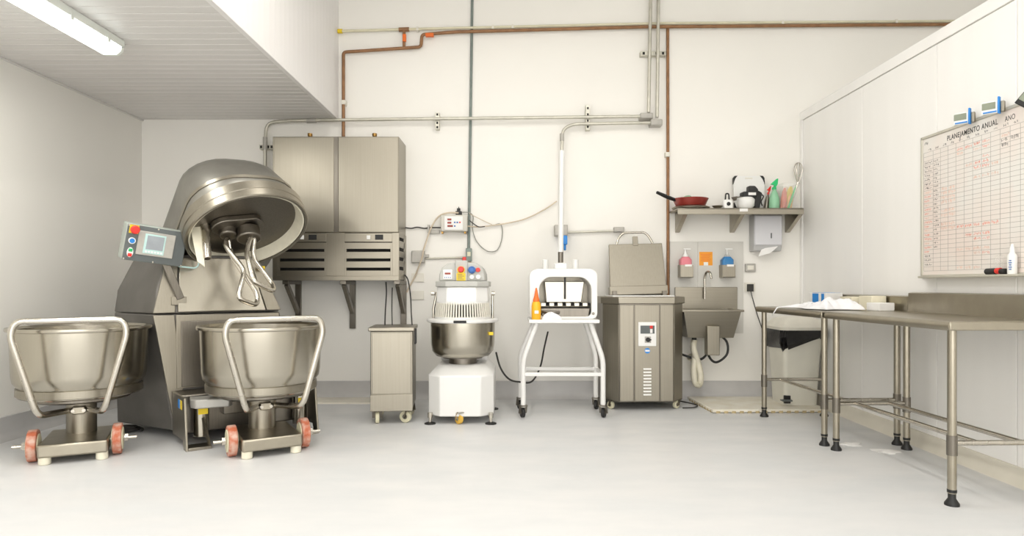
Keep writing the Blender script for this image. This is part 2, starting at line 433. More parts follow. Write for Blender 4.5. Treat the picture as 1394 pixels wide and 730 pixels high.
# ------------------------------------------------------------------ the large tilting-head mixer
mx = thing('tilting_head_mixer', 'large grey industrial dough mixer with its round head tilted up', 'mixer', MXO, R(38))
def ring3(poly, z): return [(p[0], p[1], z) for p in poly]
MB().loft([ring3([(-.45, .56), (.50, .56), (.50, 1.0), (.3, 1.4), (-.5, 1.4), (-.72, 1.15)], .06),
           ring3([(-.56, .58), (.31, .58), (.33, 1.0), (.25, 1.35), (-.5, 1.4), (-.74, 1.15)], .89)]).build('lower_body', 'side_grey', mx, .008)
MB().loft([ring3([(-.56, .58), (.31, .58), (.33, 1.0), (.25, 1.35), (-.5, 1.4), (-.74, 1.15)], .895),
           ring3([(-.55, .60), (.24, .60), (.28, 1.0), (.22, 1.34), (-.48, 1.39), (-.72, 1.15)], 1.06),
           ring3([(-.48, .64), (.14, .64), (.2, 1.0), (.15, 1.3), (-.42, 1.35), (-.60, 1.15)], 1.32)]).build('upper_body', 'side_grey', mx, .008)
for (fx, fy) in ((-.40, 1.22), (.28, 1.22)): MB().lathe([(0, 0), (.04, 0), (.04, .012), (.018, .025), (.018, .07), (0, .07)], (fx, fy, 0), 18).build('foot', 'steel_dark', mx)
# bright front sheets
def quad_plate(p, th, back=(0, 1, 0)):           # four corners -> plate with thickness along back
    bk = Vector(back) * th; a = [Vector(q) for q in p]
    return MB().loft([a, [q + bk for q in a]])
quad_plate([(-.445, .545, .10), (-.36, .545, .10), (-.44, .565, .885), (-.575, .565, .885)], .02).build('side_trim', 'steel', mx, .004)
quad_plate([(-.575, .565, .90), (-.435, .565, .90), (-.405, .615, 1.25), (-.49, .615, 1.25)], .02).build('corner_panel', 'steel', mx, .004)
fp = quad_plate([(-.42, .55, .905), (.20, .55, .905), (.09, .60, 1.30), (-.40, .60, 1.30)], .03).build('front_panel', 'steel_shiny', mx, .005)
quad_plate([(.205, .552, .905), (.315, .556, .905), (.17, .60, 1.25), (.095, .60, 1.30)], .025).build('corner_panel', 'steel', mx, .004)
quad_plate([(-.43, .535, .36), (.38, .535, .36), (.30, .56, .885), (-.43, .56, .885)], .02).build('apron', 'steel', mx, .004)
quad_plate([(-.40, .526, .37), (.33, .526, .37), (.27, .548, .84), (-.40, .548, .84)], .02).build('recess_panel', 'steel_dark', mx, .004)
MB().box(.14, .19, .55, .56, 1.215, 1.245).build('warning_sticker', 'yellow', mx)
bs = MB().box(-.45, .44, .30, .60, .08, .345).build('base', 'steel_dark', mx, .01)
for sx in (-1, 1):
    x0, x1 = (-.46, -.445) if sx < 0 else (.43, .445)
    MB().prism([(.52, .05), (.52, .345), (.16, .345), (.10, .0), (.17, .0), (.20, .06)], 'x', x0, x1).build('side_plate', 'steel', mx, .003)
    MB().prism([(.10, .0), (.22, .0), (.22, .02), (.10, .02)], 'x', min(sx * .30, sx * .445), max(sx * .30, sx * .445)).build('foot', 'steel', mx, .003)
    MB().bar((sx * .31, .12, .015), (sx * .34, .17, .2), .014, .014).build('gusset', 'steel', mx)
    MB().cyl((sx * .34, .22, .07), (sx * .34, .22, .28), .05).build('lift_cylinder', 'steel_shiny', mx, .004)
    MB().box(sx * .34 - .03, sx * .34 + .03, .164, .17, .225, .265).build('warning_sticker', 'yellow', mx)
MB().prism([(-.42, .16), (-.40, .10), (-.20, .06), (-.17, .10), (-.17, .24), (-.40, .28)], 'z', .275, .335).build('locking_arm', 'cast_grey', mx, .008)
MB().box(-.2, .2, .2, .3, .2, .29).build('cross_beam', 'steel_dark', mx, .006)
MB().box(-.462, -.459, .22, .27, .26, .32).build('warning_sticker', 'yellow', mx)
MB().box(-.462, -.459, .28, .33, .26, .32).build('blue_sticker', 'blue_bright', mx)
# head, in its own untilted frame
HM = Matrix.Translation((0, .42, 1.575)) @ Matrix.Rotation(R(4), 4, 'Z') @ Matrix.Rotation(R(-35), 4, 'X') @ Matrix.Rotation(R(-4), 4, 'Y')
TLM = Matrix.Translation((0, .42, 1.575)) @ Matrix.Rotation(R(-6), 4, 'Z') @ Matrix.Rotation(R(-27), 4, 'X')
hood = MB().loft([rrect(.37, -.33, .85, .30, .0), rrect(.385, -.355, 1.0, .31, .05), rrect(.385, -.355, 1.08, .31, .12), rrect(.38, -.30, 1.12, .30, .24), rrect(.365, -.24, 1.10, .28, .36),
                  rrect(.33, -.18, 1.04, .26, .44), rrect(.26, -.08, .92, .22, .50), rrect(.14, .08, .7, .12, .525)])
hd = hood.xf(HM).build('head_hood', 'head_grey', mx, 0, False, 50)
MB().loft([rrect(.391, -.361, 1.09, .315, .10), rrect(.391, -.361, 1.095, .315, .125)]).xf(HM).build('hood_band', 'steel', hd)
dish = MB().lathe([(.28, .02), (.42, .02), (.433, .01), (.435, -.055), (.430, -.06), (.430, -.07), (.435, -.075), (.435, -.115), (.427, -.122), (.411, -.118), (.407, -.02), (.28, -.02)], n=72, close=True).xf(HM)
ds = dish.build('head_ring', 'steel', mx)
MB().lathe([(.0, -.03), (.409, -.03), (.409, -.016), (0, -.016)], n=60).xf(HM).build('head_plate', 'steel_dark', mx)
MB().lathe([(.406, -.112), (.396, -.108), (.365, -.035), (.365, -.031), (.406, -.031)], n=64, close=True).xf(HM).build('seal_ring', 'cream_rubber', mx)
arm = []
for k in range(24):
    a = 2 * PI * k / 24
    r_ = .12
    arm.append((r_ * math.cos(a) + (0 if math.cos(a) > 0 else -.13), r_ * math.sin(a) * (1 if math.cos(a) > 0 else .75)))
ar = MB().prism(arm, 'z', -.075, -.03).xf(HM).build('planet_arm', 'steel_dark', mx, .006)
MB().cyl((.02, 0, -.16), (.02, 0, -.07), .085).xf(TLM).build('tool_hub', 'steel_dark', mx, .01)
MB().cyl((-.12, 0, -.14), (-.12, 0, -.07), .06).xf(TLM).build('tool_hub', 'steel_dark', mx, .01)
l1 = fillet_closed([(.055, -.01, -.14), (.02, -.05, -.17), (-.02, -.06, -.30), (.0, -.10, -.56), (.15, -.02, -.60), (.155, .02, -.52), (.04, .03, -.30)], .05, 5)
MB().tube(l1, .0175, 12, True).xf(TLM).build('mixing_fork', 'tube_steel', mx)
l2 = fillet_closed([(-.12, .02, -.13), (-.155, -.02, -.22), (-.03, .0, -.42), (-.10, -.04, -.66), (.04, .04, -.68), (.05, .05, -.58), (-.10, .05, -.28)], .05, 5)
MB().tube(l2, .0175, 12, True).xf(TLM).build('mixing_fork', 'tube_steel', mx)
MB().cyl((-.27, -.02, -.34), (-.27, -.02, -.03), .026, .034).xf(TLM).build('scraper_rod', 'tube_steel', mx, .006)
quad_plate([(-.335, -.02, -.36), (-.29, -.02, -.40), (-.295, -.02, -.05), (-.37, -.02, -.05)], .012).xf(TLM).build('scraper_blade', 'cream_rubber', mx, .002)
# control panel on its arm
CPM = Matrix.Translation((-.575, .50, 1.375)) @ Euler((R(10), R(7), R(3))).to_matrix().to_4x4()
MB().bar((-.50, .555, 1.26), (-.40, .565, 1.0), .05, .03, (0, 1, 0)).build('panel_arm', 'steel_dark', mx, .004)
MB().obox((-.41, .568, .985), (.10, .02, .06)).build('arm_bracket', 'steel', mx, .003)
cp = MB().box(-.19, .19, -.02, .12, -.125, .125).xf(CPM).build('control_panel', 'panel_side', mx, .006)
MB().box(-.187, .187, -.026, -.019, -.122, .122).xf(CPM).build('panel_face', 'slate', cp, .002)
MB().box(-.115, .115, -.034, -.025, -.075, .09).xf(CPM).build('display_bezel', 'grey_box', cp, .003)
MB().box(-.075, .055, -.037, -.033, -.06, .075).xf(CPM).build('display_rim', 'screen_rim', cp)
MB().box(-.06, .045, -.039, -.036, -.03, .065).xf(CPM).build('screen', 'screen', cp)
for k in range(6): MB().box(-.062 + k * .019, -.05 + k * .019, -.040, -.036, -.053, -.041).xf(CPM).build('key', 'white_plastic', cp)
MB().box(-.175, -.118, -.030, -.025, .062, .12).xf(CPM).build('stop_plate', 'yellow', cp)
MB().cyl((-.145, -.028, .09), (-.145, -.05, .09), .014, n=16).cyl((-.145, -.05, .09), (-.145, -.075, .09), .03, .026, n=24).xf(CPM).build('stop_button', 'red', cp, .004)
MB().cyl((-.148, -.026, .012), (-.148, -.036, .012), .022).xf(CPM).build('button_ring', 'white_plastic', cp)
MB().cyl((-.148, -.034, .012), (-.148, -.040, .012), .016).xf(CPM).build('blue_button', 'blue_bright', cp)
MB().loft([[(p[0] - .148, -.036, p[1] - .068) for p in [(.019 * math.cos(a * PI / 8), .034 * math.sin(a * PI / 8)) for a in range(16)]],
           [(p[0] - .148, -.024, p[1] - .068) for p in [(.019 * math.cos(a * PI / 8), .034 * math.sin(a * PI / 8)) for a in range(16)]]]).xf(CPM).build('switch_plate', 'white_plastic', cp)
MB().box(-.160, -.136, -.040, -.035, -.062, -.042).xf(CPM).build('green_button', 'green', cp, .002)
MB().box(-.160, -.136, -.042, -.035, -.096, -.074).xf(CPM).build('red_button', 'red', cp, .002)
for (sx, sz) in ((-.18, .115), (0, .115), (.18, .115), (-.18, -.115), (0, -.115), (.18, -.115)):
    MB().cyl((sx, -.026, sz), (sx, -.030, sz), .006, n=8).xf(CPM).build('screw', 'tube_steel', cp)
MB().tube(fillet([(.18, -.02, .118), (.27, -.01, .118), (.30, -.01, -.10), (.28, -.01, -.122), (.17, -.02, -.122)], .03), .006, 8).xf(CPM).build('guard_rail', 'screen_rim', cp)

# ------------------------------------------------------------------ wall-hung twin water chiller
YC = 6.0
ch = thing('wall_chiller', 'wide stainless twin water chiller with vent grilles hung on the wall', 'chiller', (-1.62, 6.2, 1.14))
MB().fb(371, 186, 543, 317, YC + .012, YW - YC - .012).build('cabinet', 'steel', ch, .004, True)
MB().fb(371, 317, 543, 381, YC + .03, YW - YC - .03).build('housing_vent_shade', 'dark_void', ch, 0, True)  # near-black block stands in for the shade behind the vent slats
for (a, b) in ((373, 454.5), (460.5, 542)):
    MB().fb(a, 187, b, 316, YC, .014).build('door', 'steel', ch, .003, True)
MB().fb(454.8, 186.5, 460.2, 316, YC + .004, .012).build('centre_post', 'steel_dark', ch, 0, True)
MB().fb(371, 376, 543, 382, YC, .04).build('bottom_rail', 'steel_h', ch, .002, True)
MB().fb(444, 317, 469, 376, YC + .002, .03).build('filler_panel', 'steel', ch, .002, True)
MB().fb(534, 317, 543, 376, YC + .002, .03).build('corner_post', 'steel', ch, .002, True)
MB().fb(371, 317, 378, 376, YC + .002, .03).build('corner_post', 'steel', ch, .002, True)
for (a, b) in ((378, 444), (469, 534)):
    st = MB().fb(a, 317.5, b, 329.5, YC, .03).build('control_strip', 'steel_h', ch, .002, True)
    kx = a + (b - a) * .5
    MB().fb(kx - 2.5, 320.5, kx + 2.5, 326, YC - .006, .01).build('rocker_switch', 'white_plastic', st, .002, True)
    MB().fb(kx + 9, 319.5, kx + 20, 326.5, YC - .003, .006).build('display', 'black', st, .001, True)
    gr = MB().fb(a, 330.5, a + 2.5, 376, YC, .03).build('grille_stile', 'steel', ch, .001, True)
    MB().fb(b - 2.5, 330.5, b, 376, YC, .03).build('grille_stile', 'steel', ch, .001, True)
    for (t0, t1) in ((330.5, 339), (343, 352), (356, 364.5), (368.5, 376)):
        MB().fb(a + 2.5, t0, b - 2.5, t1, YC + .001, .022).build('slat', 'steel_h', gr, .001, True)
xr_ = P(543, 0, YC).x
for (t0, t1) in ((317, 323), (328, 337), (342, 350), (355, 363), (368, 381)):
    a, b = P(0, t1, YC + .05), P(0, t0, YC + .05)
    MB().box(xr_ - .006, xr_ + .002, YC + .03, YW - .1, a.z, b.z).build('side_slat', 'steel_h', ch, 0, True)
MB().box(xr_ - .006, xr_ + .002, YW - .13, YW, 1.14, P(0, 317, YC).z).build('side_post', 'steel', ch, 0, True)
for px in (422, 510):
    p = P(px, 184, 6.2)
    v = MB().cyl((p.x, p.y, 2.44), (p.x, p.y, 2.50), .012, n=12).cyl((p.x, p.y, 2.465), (p.x, p.y, 2.49), .02, n=6).cyl((p.x, p.y, 2.495), (p.x, p.y, 2.52), .022, n=12).cyl((p.x, p.y, 2.48), (p.x + .03, p.y, 2.475), .01, n=8)
    v.build('valve', 'brass', ch, 0, True)
for px in (390, 468, 541):
    c = P(px, 383, 6.05); x = c.x
    br = thing('wall_bracket', ['dark steel wall bracket under the chiller, half hidden behind the tilted mixer head',
               'dark steel wall bracket under the middle of the chiller',
               'dark steel wall bracket under the chiller with cables hanging beside it'][(390, 468, 541).index(px)], 'bracket', (x, YW, .75), 0, 'brackets carrying the chiller')
    MB().box(x - .028, x + .028, YW - .03, YW, .68, 1.135).build('upright', 'steel_dark', br, .003, True)
    MB().box(x - .028, x + .028, 6.02, YW, 1.105, 1.14).build('top_arm', 'steel_dark', br, .003, True)
    MB().bar((x, 6.05, 1.11), (x, YW - .035, .84), .05, .035, (1, 0, 0)).build('brace', 'steel_dark', br, .003, True)

# ------------------------------------------------------------------ small steel cabinet on casters
def caster(p, r, parent, tyre, fork='tube_steel', rz=0.0, w=.028, hz=None, world=True):
    c = Vector(p); ax = Vector((math.cos(rz), math.sin(rz), 0)); tr = Vector((-ax.y, ax.x, 0)) * r * .45
    top = c.z + (hz if hz else r * 1.35)
    cs = MB().bar(c + tr + ax * (w * .5 + .006) + Vector((0, 0, -.006)), c + ax * (w * .5 + .006) + Vector((0, 0, top - c.z)), .006, r * .8, ax).bar(
        c + tr - ax * (w * .5 + .006) + Vector((0, 0, -.006)), c - ax * (w * .5 + .006) + Vector((0, 0, top - c.z)), .006, r * .8, ax)
    cs.obox((c.x, c.y, top), (w + .03, w + .03, .012), (0, 0, rz))
    o = cs.build('caster', fork, parent, 0, world)
    c2 = c + tr
    MB().cyl(c2 - ax * w / 2, c2 + ax * w / 2, r, n=24).build('caster_wheel', tyre, o, .004, world)
    MB().cyl(c2 - ax * (w / 2 + .003), c2 + ax * (w / 2 + .003), r * .42, n=14).build('caster_hub', fork, o, 0, world)
ct = thing('steel_cabinet', 'narrow stainless cabinet on four cream casters below the chiller', 'cabinet', (-.985, 5.42, 0), R(5))
MB().box(-.165, .165, -.21, .21, .12, .735).build('body', 'steel', ct, .006)
MB().box(-.152, .152, -.216, -.208, .24, .725).build('front_sheet', 'steel', ct, .003)
MB().box(-.166, .166, -.218, -.20, .105, .235).build('kick_plate', 'steel', ct, .003)
MB().box(-.18, .18, -.235, .22, .735, .765).build('lid', 'steel_h', ct, .006)
MB().box(.178, .19, -.2, -.1, .63, .75).build('latch', 'black', ct, .003)
for (x, y, a) in ((-.115, -.17, .15), (.125, -.15, 1.2), (-.12, .16, .4), (.12, .16, -.3)): caster((x, y, .048), .048, ct, 'wheel_cream', 'steel_dark', a, .03, .065, False)

# ------------------------------------------------------------------ white spiral mixer
sm = thing('spiral_mixer', 'white spiral dough mixer with a steel bowl and grey control console', 'mixer', (-.425, 5.47, 0))
ch_o = lambda hx, y0, y1, c: [(-hx + c, y0), (hx - c, y0), (hx, y0 + c), (hx, y1), (-hx, y1), (-hx, y0 + c)]
MB().loft([ring3(ch_o(.262, -.27, .42, .10), .062), ring3(ch_o(.262, -.27, .42, .10), .38), ring3(ch_o(.19, -.17, .42, .07), .455)]).build('base', 'white_enamel', sm, .008)
MB().box(-.2, .2, .16, .42, .45, 1.03).build('rear_column', 'white_enamel', sm, .02)
MB().lathe([(0, .44), (.115, .44), (.115, .51), (0, .51)], n=30).build('bowl_pedestal', 'steel_dark', sm)
bw = MB().lathe([(.02, .505), (.17, .507), (.22, .52), (.252, .56), (.262, .62), (.265, .795), (.255, .795), (.25, .62), (.2, .54), (.02, .53)], n=56, close=True)
bw.build('bowl', 'steel_shiny', sm)
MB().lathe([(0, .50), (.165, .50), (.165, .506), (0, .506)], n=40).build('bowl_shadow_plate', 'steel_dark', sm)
gp = MB().lathe([(.20, .795), (.285, .795), (.295, .803), (.295, .818), (.285, .825), (.20, .825)], n=56, close=True).build('guard_ring', 'white_enamel', sm)
MB().box(-.05, .05, -.305, -.285, .80, .82).build('guard_handle', 'black', gp, .004)
grd = MB().lathe([(.225, .825), (.232, .825), (.232, .842), (.225, .842)], n=56, close=True).lathe([(.21, .95), (.217, .95), (.217, .965), (.21, .965)], n=56, close=True).build('guard_frame', 'white_enamel', sm)
MB().lathe([(.19, .845), (.20, .845), (.19, .945), (.18, .945)], n=48, close=True).build('guard_inner_shade', 'dark_void', grd)  # dark sleeve added as the shaded inside seen between the guard bars
for k in range(32):
    a = R(180 + 5.6 * k + 3)
    MB().bar((.2285 * math.cos(a), .2285 * math.sin(a), .838), (.2135 * math.cos(a), .2135 * math.sin(a), .953), .011, .011).build('guard_bar', 'offwhite', grd)
MB().lathe([(0, .94), (.205, .94), (.205, .955), (0, .955)], n=40).build('guard_top', 'white_enamel', sm)
sh = [(0.03 * math.cos(a * .5) * (1 + a * .18), .03 * math.sin(a * .5) * (1 + a * .18), .93 - a * .012) for a in range(30)]
MB().tube(sh, .012, 8).build('spiral_hook', 'tube_steel', sm)
MB().loft([ring3(ch_o(.212, -.16, .42, .09), .958), ring3(ch_o(.205, -.15, .42, .09), 1.085)]).build('head', 'white_enamel', sm, .008)
cons = MB().loft([ring3(ch_o(.218, -.165, .42, .09), 1.085), ring3(ch_o(.218, -.165, .42, .09), 1.13)]).build('console_base', 'grey_plastic', sm, .006)
hp = [(-.19, 1.13), (.19, 1.13), (.185, 1.19), (.165, 1.24), (.12, 1.275), (.06, 1.285), (-.06, 1.285), (-.12, 1.275), (-.165, 1.24), (-.185, 1.19)]
MB().prism(hp, 'y', -.08, .38).build('console', 'grey_plastic', sm, .012)
MB().box(-.055, .045, -.105, .0, 1.13, 1.30).build('console_spine', 'grey_plastic', sm, .01)
MB().box(-.155, -.08, -.087, -.078, 1.145, 1.225).build('timer_panel', 'white_plastic', sm, .004)
MB().box(-.14, -.093, -.090, -.085, 1.185, 1.20).build('timer_display', 'led_red', sm)
for k in range(4): MB().cyl((-.14 + k * .015, -.087, 1.16), (-.14 + k * .015, -.091, 1.16), .004, n=8).build('timer_key', 'blue', sm)
MB().box(-.043, .03, -.109, -.104, 1.135, 1.195).build('warning_plate', 'yellow', sm)
for k in range(4): MB().box(-.034, .02 - (k % 2) * .015, -.1105, -.1085, 1.145 + k * .012, 1.149 + k * .012).build('print_line', 'slate', sm)
MB().cyl((-.006, -.104, 1.22), (-.006, -.112, 1.22), .032).build('stop_collar', 'yellow', sm)
MB().cyl((-.006, -.11, 1.225), (-.006, -.14, 1.225), .026, .023).build('stop_button', 'red', sm, .004)
MB().cyl((.08, -.079, 1.222), (.08, -.10, 1.222), .030).cyl((.08, -.1, 1.222), (.08, -.115, 1.222), .02).build('blue_dial', 'blue', sm, .004)
MB().cyl((.13, -.079, 1.222), (.13, -.10, 1.222), .018).build('red_push_button', 'red', sm, .003)
for x in (.08, .132): MB().cyl((x, -.079, 1.165), (x, -.095, 1.165), .019).build('white_push_button', 'white_plastic', sm, .003)
for (x, y) in ((-.24, -.24), (.24, -.24), (.24, .38), (-.24, .38)):
    f = MB().cyl((x, y, .012), (x, y, .075), .012, n=12).cyl((x, y, .05), (x, y, .09), .02, n=12).build('foot', 'tube_steel', sm)
    MB().lathe([(0, 0), (.045, 0), (.045, .008), (.02, .016), (0, .016)], (x, y, 0), 20).build('foot_pad', 'black', f)
caster((.0, -.255, .045), .045, sm, 'wheel_yellow', 'tube_steel', R(35), .03, .05, False)
for sx in (-1, 1):
    MB().tube([(sx * .245, .02, .82), (sx * .245, .02, .9), (sx * (.22 if sx < 0 else .245), .04, 1.04)], .011, 10).cyl((sx * (.235), .02, 1.03), (sx * .265, .02, 1.03), .018, n=12).build('guard_arm', 'tube_steel', sm)
MB().box(.222, .256, -.145, -.137, .695, .72).build('warning_sticker', 'yellow', sm)
MB().tube(spline([(.27, .2, .52), (.31, .1, .40), (.38, .15, .30), (.47, .25, .26), (.58, .35, .25), (.66, .5, .36), (.70, .6, .52), (.74, .72, .66)]), .008, 8).build('power_cable', 'cable_dark', sm)

# ------------------------------------------------------------------ white bench divider on a caster stand
YD = 5.47
dv = thing('dough_divider', 'white hand-lever dough divider on a splayed tubular stand with casters', 'dough divider', (.4, 5.66, 0))
def leg(pts): return MB().tube(fillet(pts, .06), .021, 14).build('leg', 'white_enamel', dv, 0, True)
fl, fr_, rl, rr_ = (.075, YD), (.735, YD), (.055, 5.84), (.72, 5.84)
for (a, tx) in ((fl, .19), (fr_, .63), (rl, .18), (rr_, .62)):
    leg([(a[0], a[1], .09), (a[0], a[1], .48), (tx, a[1], .79)])
    caster((a[0], a[1], .042), .042, dv, 'black', 'steel_dark', R(20 if tx < .4 else -25), .026, .06)
MB().box(fl[0], fr_[0], YD - .015, YD + .015, .345, .375).build('stretcher', 'white_enamel', dv, .003, True)
MB().box(rl[0], rr_[0], 5.825, 5.855, .345, .375).build('stretcher', 'white_enamel', dv, .003, True)
for x in (.07, .73): MB().box(x - .012, x + .012, YD, 5.84, .348, .372).build('side_stretcher', 'white_enamel', dv, .003, True)
MB().box(.12, .70, YD - .06, 5.9, .785, .815).build('table_plate', 'white_enamel', dv, .006, True)
ZB = .815
outer = [(.128, ZB), (.128, 1.20), (.17, 1.235), (.655, 1.235), (.695, 1.20), (.695, ZB)]
inner = [(.21, ZB + .02), (.21, 1.10), (.27, 1.165), (.58, 1.165), (.645, 1.10), (.645, ZB + .02)]
def arch(l, r): return [(q.x, q.y) for q in fillet_closed([(p[0], p[1], 0) for p in l], r, 4)]
MB().frame(arch(outer, .05), arch(inner, .05), 'y', 5.52, 5.88).build('arch_body', 'white_enamel', dv, .006, True)
MB().box(.20, .65, 5.84, 5.87, ZB, 1.18).build('back_wall', 'steel', dv, 0, True)
MB().prism([(.27, .95), (.57, .95), (.595, 1.13), (.255, 1.13)], 'y', 5.60, 5.80).build('press_head', 'steel_shiny', dv, .006, True)
MB().box(.422, .437, 5.575, 5.605, .98, 1.165).build('press_slot', 'black', dv, .002, True)
MB().box(.215, .64, 5.56, 5.82, .925, .945).build('knife_gap_shade', 'dark_void', dv, 0, True)  # near-black bar puts in the shaded gaps between the knives
for k in range(6): MB().box(.225 + k * .07, .265 + k * .07, 5.548, 5.70, .922, .948).build('knife', 'steel_shiny', dv, .001, True)
MB().prism([(.235, .83), (.62, .83), (.635, .905), (.22, .905)], 'y', 5.535, 5.80).build('dough_pan', 'steel_dark', dv, .005, True)
MB().tube([(.23, 5.53, .875), (.28, 5.50, .872), (.38, 5.53, .87)], .012, 10).build('pan_handle', 'steel_dark', dv, 0, True)
MB().cyl((.66, 5.515, .86), (.66, 5.524, .86), .012, n=14).build('lock_bolt', 'steel_dark', dv, 0, True)
for x in (.27, .53): MB().cyl((x, 5.72, 1.235), (x, 5.72, 1.32), .026).build('spring_post', 'white_enamel', dv, .006, True)
MB().obox((.40, 5.70, 1.26), (.11, .09, .06)).build('lever_mount', 'white_enamel', dv, .01, True)
MB().cyl((.40, 5.70, 1.28), (.40, 5.70, 1.385), .023).build('lever_socket', 'steel_dark', dv, .003, True)
MB().cyl((.40, 5.70, 1.38), (.41, 5.70, 2.26), .0235, n=18).build('lever', 'white_enamel', dv, .006, True)
# things on it
p = P(730, 434, 5.46)
bt = thing('squeeze_bottle', 'orange squeeze bottle with a pointed nozzle on the dough divider', 'bottle', (p.x, 5.45, .815))
MB().lathe([(0, 0), (.036, 0), (.039, .01), (.039, .11), (.033, .14), (.024, .15), (0, .15)], (p.x, 5.45, .815), 24)  .build('body', 'squeeze_orange', bt, 0, True)
MB().lathe([(0, .148), (.028, .148), (.026, .165), (.018, .19), (.006, .26), (0, .26)], (p.x, 5.45, .815), 20).build('nozzle', 'orange_cap', bt, 0, True)
MB().box(p.x - .015, p.x + .017, 5.405, 5.412, .865, .89).build('label', 'white_plastic', bt, 0, True)
solo('cleaning_cloth', lump((.30, 5.46, .815), .075, .045, .055, 3, 22, 8, .3), 'cloth_white', 'small crumpled white cloth on the dough divider plate', 'cloth')

# ------------------------------------------------------------------ stainless melting cabinet with raised lid
ml = thing('melting_cabinet', 'eight-sided stainless cabinet with a control panel and raised lid', 'cabinet', (1.15, 6.05, 0), R(2.5))
oc = lambda e: [(-.245 - e * .4, -.27 - e), (.235 + e * .4, -.27 - e), (.355 + e, -.13 - e * .4), (.355 + e, .22), (.25, .30), (-.25, .30), (-.365 - e, .22), (-.365 - e, -.13 - e * .4)]
MB().loft([ring3(oc(0), .075), ring3(oc(0), .94)]).build('body', 'steel_dark', ml, .004)
MB().loft([ring3(oc(.02), .935), ring3(oc(.02), .995)]).build('rim', 'steel_h', ml, .006)
for (a, b) in ((-.240, -.120), (-.110, .106), (.116, .230)):
    MB().box(a, b, -.278, -.268, .085, .925).build('front_sheet', 'steel', ml, .003)
quad_plate([(-.362, -.139, .085), (-.252, -.270, .085), (-.252, -.270, .925), (-.362, -.139, .925)], .008, (.7, .7, 0)).build('corner_sheet', 'steel', ml, .002)
quad_plate([(.352, -.139, .085), (.242, -.270, .085), (.242, -.270, .925), (.352, -.139, .925)], .008, (-.7, .7, 0)).build('corner_sheet', 'steel', ml, .002)
MB().box(-.28, .28, -.15, .22, .985, 1.005).build('tank_lip', 'white_plastic', ml, .003)
cpn = MB().box(-.08, .078, -.285, -.276, .565, .775).build('control_plate', 'white_plastic', ml, .003)
MB().box(-.062, .062, -.288, -.283, .675, .745).build('display', 'slate', cpn, .001)
MB().box(.02, .045, -.292, -.287, .72, .745).build('red_lamp', 'red', cpn)
MB().box(.022, .043, -.292, -.287, .68, .715).build('switch', 'white_plastic', cpn)
MB().box(-.025, .03, -.289, -.284, .595, .65).build('dial_plate', 'grey_box', cpn, .002)
MB().cyl((.002, -.288, .622), (.002, -.300, .622), .020).box(0, .03, -.305, -.29, .617, .628).build('dial', 'black', cpn)
MB().cyl((.0, -.277, .525), (.0, -.282, .525), .024).build('badge', 'blue_bright', ml)
MB().box(-.019, .019, -.2835, -.281, .517, .533).build('badge_mark', 'white_plastic', ml)
for k in range(9):
    MB().loft([[(-.035, -.279, .36 - k * .028), (.035, -.279, .36 - k * .028), (.035, -.279, .372 - k * .028), (-.035, -.279, .372 - k * .028)],
               [(-.033, -.290, .36 - k * .028), (.033, -.290, .36 - k * .028), (.033, -.282, .372 - k * .028), (-.033, -.282, .372 - k * .028)]]).build('louvre', 'white_plastic', ml)
LM = Matrix.Translation((0.0, .05, 1.03)) @ Matrix.Rotation(R(-9), 4, 'X') @ Matrix.Rotation(R(-1.5), 4, 'Y')
lid = MB().prism([(-.265, 0), (.265, 0), (.25, .46), (-.25, .46)], 'y', 0, .03).xf(LM).build('lid', 'steel', ml, .005)
MB().box(-.27, .27, -.02, .05, -.02, .06).xf(LM).build('hinge_bar', 'steel_h', ml, .004)
for sx in (-1, 1): MB().obox((sx * .23, .03, 1.02), (.04, .07, .05)).build('hinge', 'steel_dark', ml, .003)
MB().tube(fillet([(-.18, .03, .44), (-.15, .03, .53), (-.10, .03, .575), (.10, .03, .575), (.14, .03, .53), (.18, .03, .44)], .06), .011, 10).xf(LM).build('lid_handle', 'tube_steel', lid)
MB().box(-.025, .025, -.005, .02, .44, .53).xf(LM).build('lid_hook', 'steel', lid, .004)
for (x, y, a) in ((-.29, -.18, .6), (.30, -.16, 2.2), (.28, .2, .2), (-.28, .2, .9)): caster((x, y, .036), .036, ml, 'wheel_cream', 'steel_dark', a, .026, .045, False)
MB().tube(spline([(.3, .25, .02), (.42, .1, .012), (.50, -.08, .012), (.44, -.2, .012), (.33, -.22, .012)]), .006, 8).build('power_cable', 'cable_dark', ml)

# ------------------------------------------------------------------ hand-wash sink and its splash panel
sp = thing('splash_panel', 'pale grey splash panel of two sheets on the wall behind the sink', 'wall panel', (P(963, 0, YW).x, YW, .62))
for (a, b) in ((912, 949), (950, 1012)):
    MB().fb(a, 329, b, 454, YW - .010, .008).build('panel_sheet', 'grey_sheet' if 'grey_sheet' in MATS else 'paper', sp, .001, True)
sk = thing('hand_sink', 'wall-hung stainless knee-operated hand sink with gooseneck tap', 'sink', (1.9, 6.2, .55))
MB().fb(919, 391, 1004, 432, YW - .03, .019).build('upstand', 'steel_h', sk, .004, True)
YS = 6.02
xa, xb = P(930, 0, YS).x, P(1011, 0, YS).x
zt = .865
def sring(x0, x1, y0, y1, z): return [(x0, y0, z), (x1, y0, z), (x1, y1, z), (x0, y1, z)]
bz = MB().loft([sring(xa + .07, xb - .05, 6.12, YW - .032, .61), sring(xa + .01, xb - .01, 6.03, YW - .032, zt - .01), sring(xa + .01, xb - .01, 6.03, YW - .032, zt)])
bz.f = bz.f[:-1]
bz.loft([sring(xa + .08, xb - .06, 6.13, YW - .038, .62), sring(xa + .02, xb - .02, 6.045, YW - .038, zt)]); bz.f = bz.f[:-1]
bz.build('basin', 'steel_h', sk, 0, True)
o4 = [(xa - .012, YS - .012), (xb + .012, YS - .012), (xb + .012, YW - .03), (xa - .012, YW - .03)]
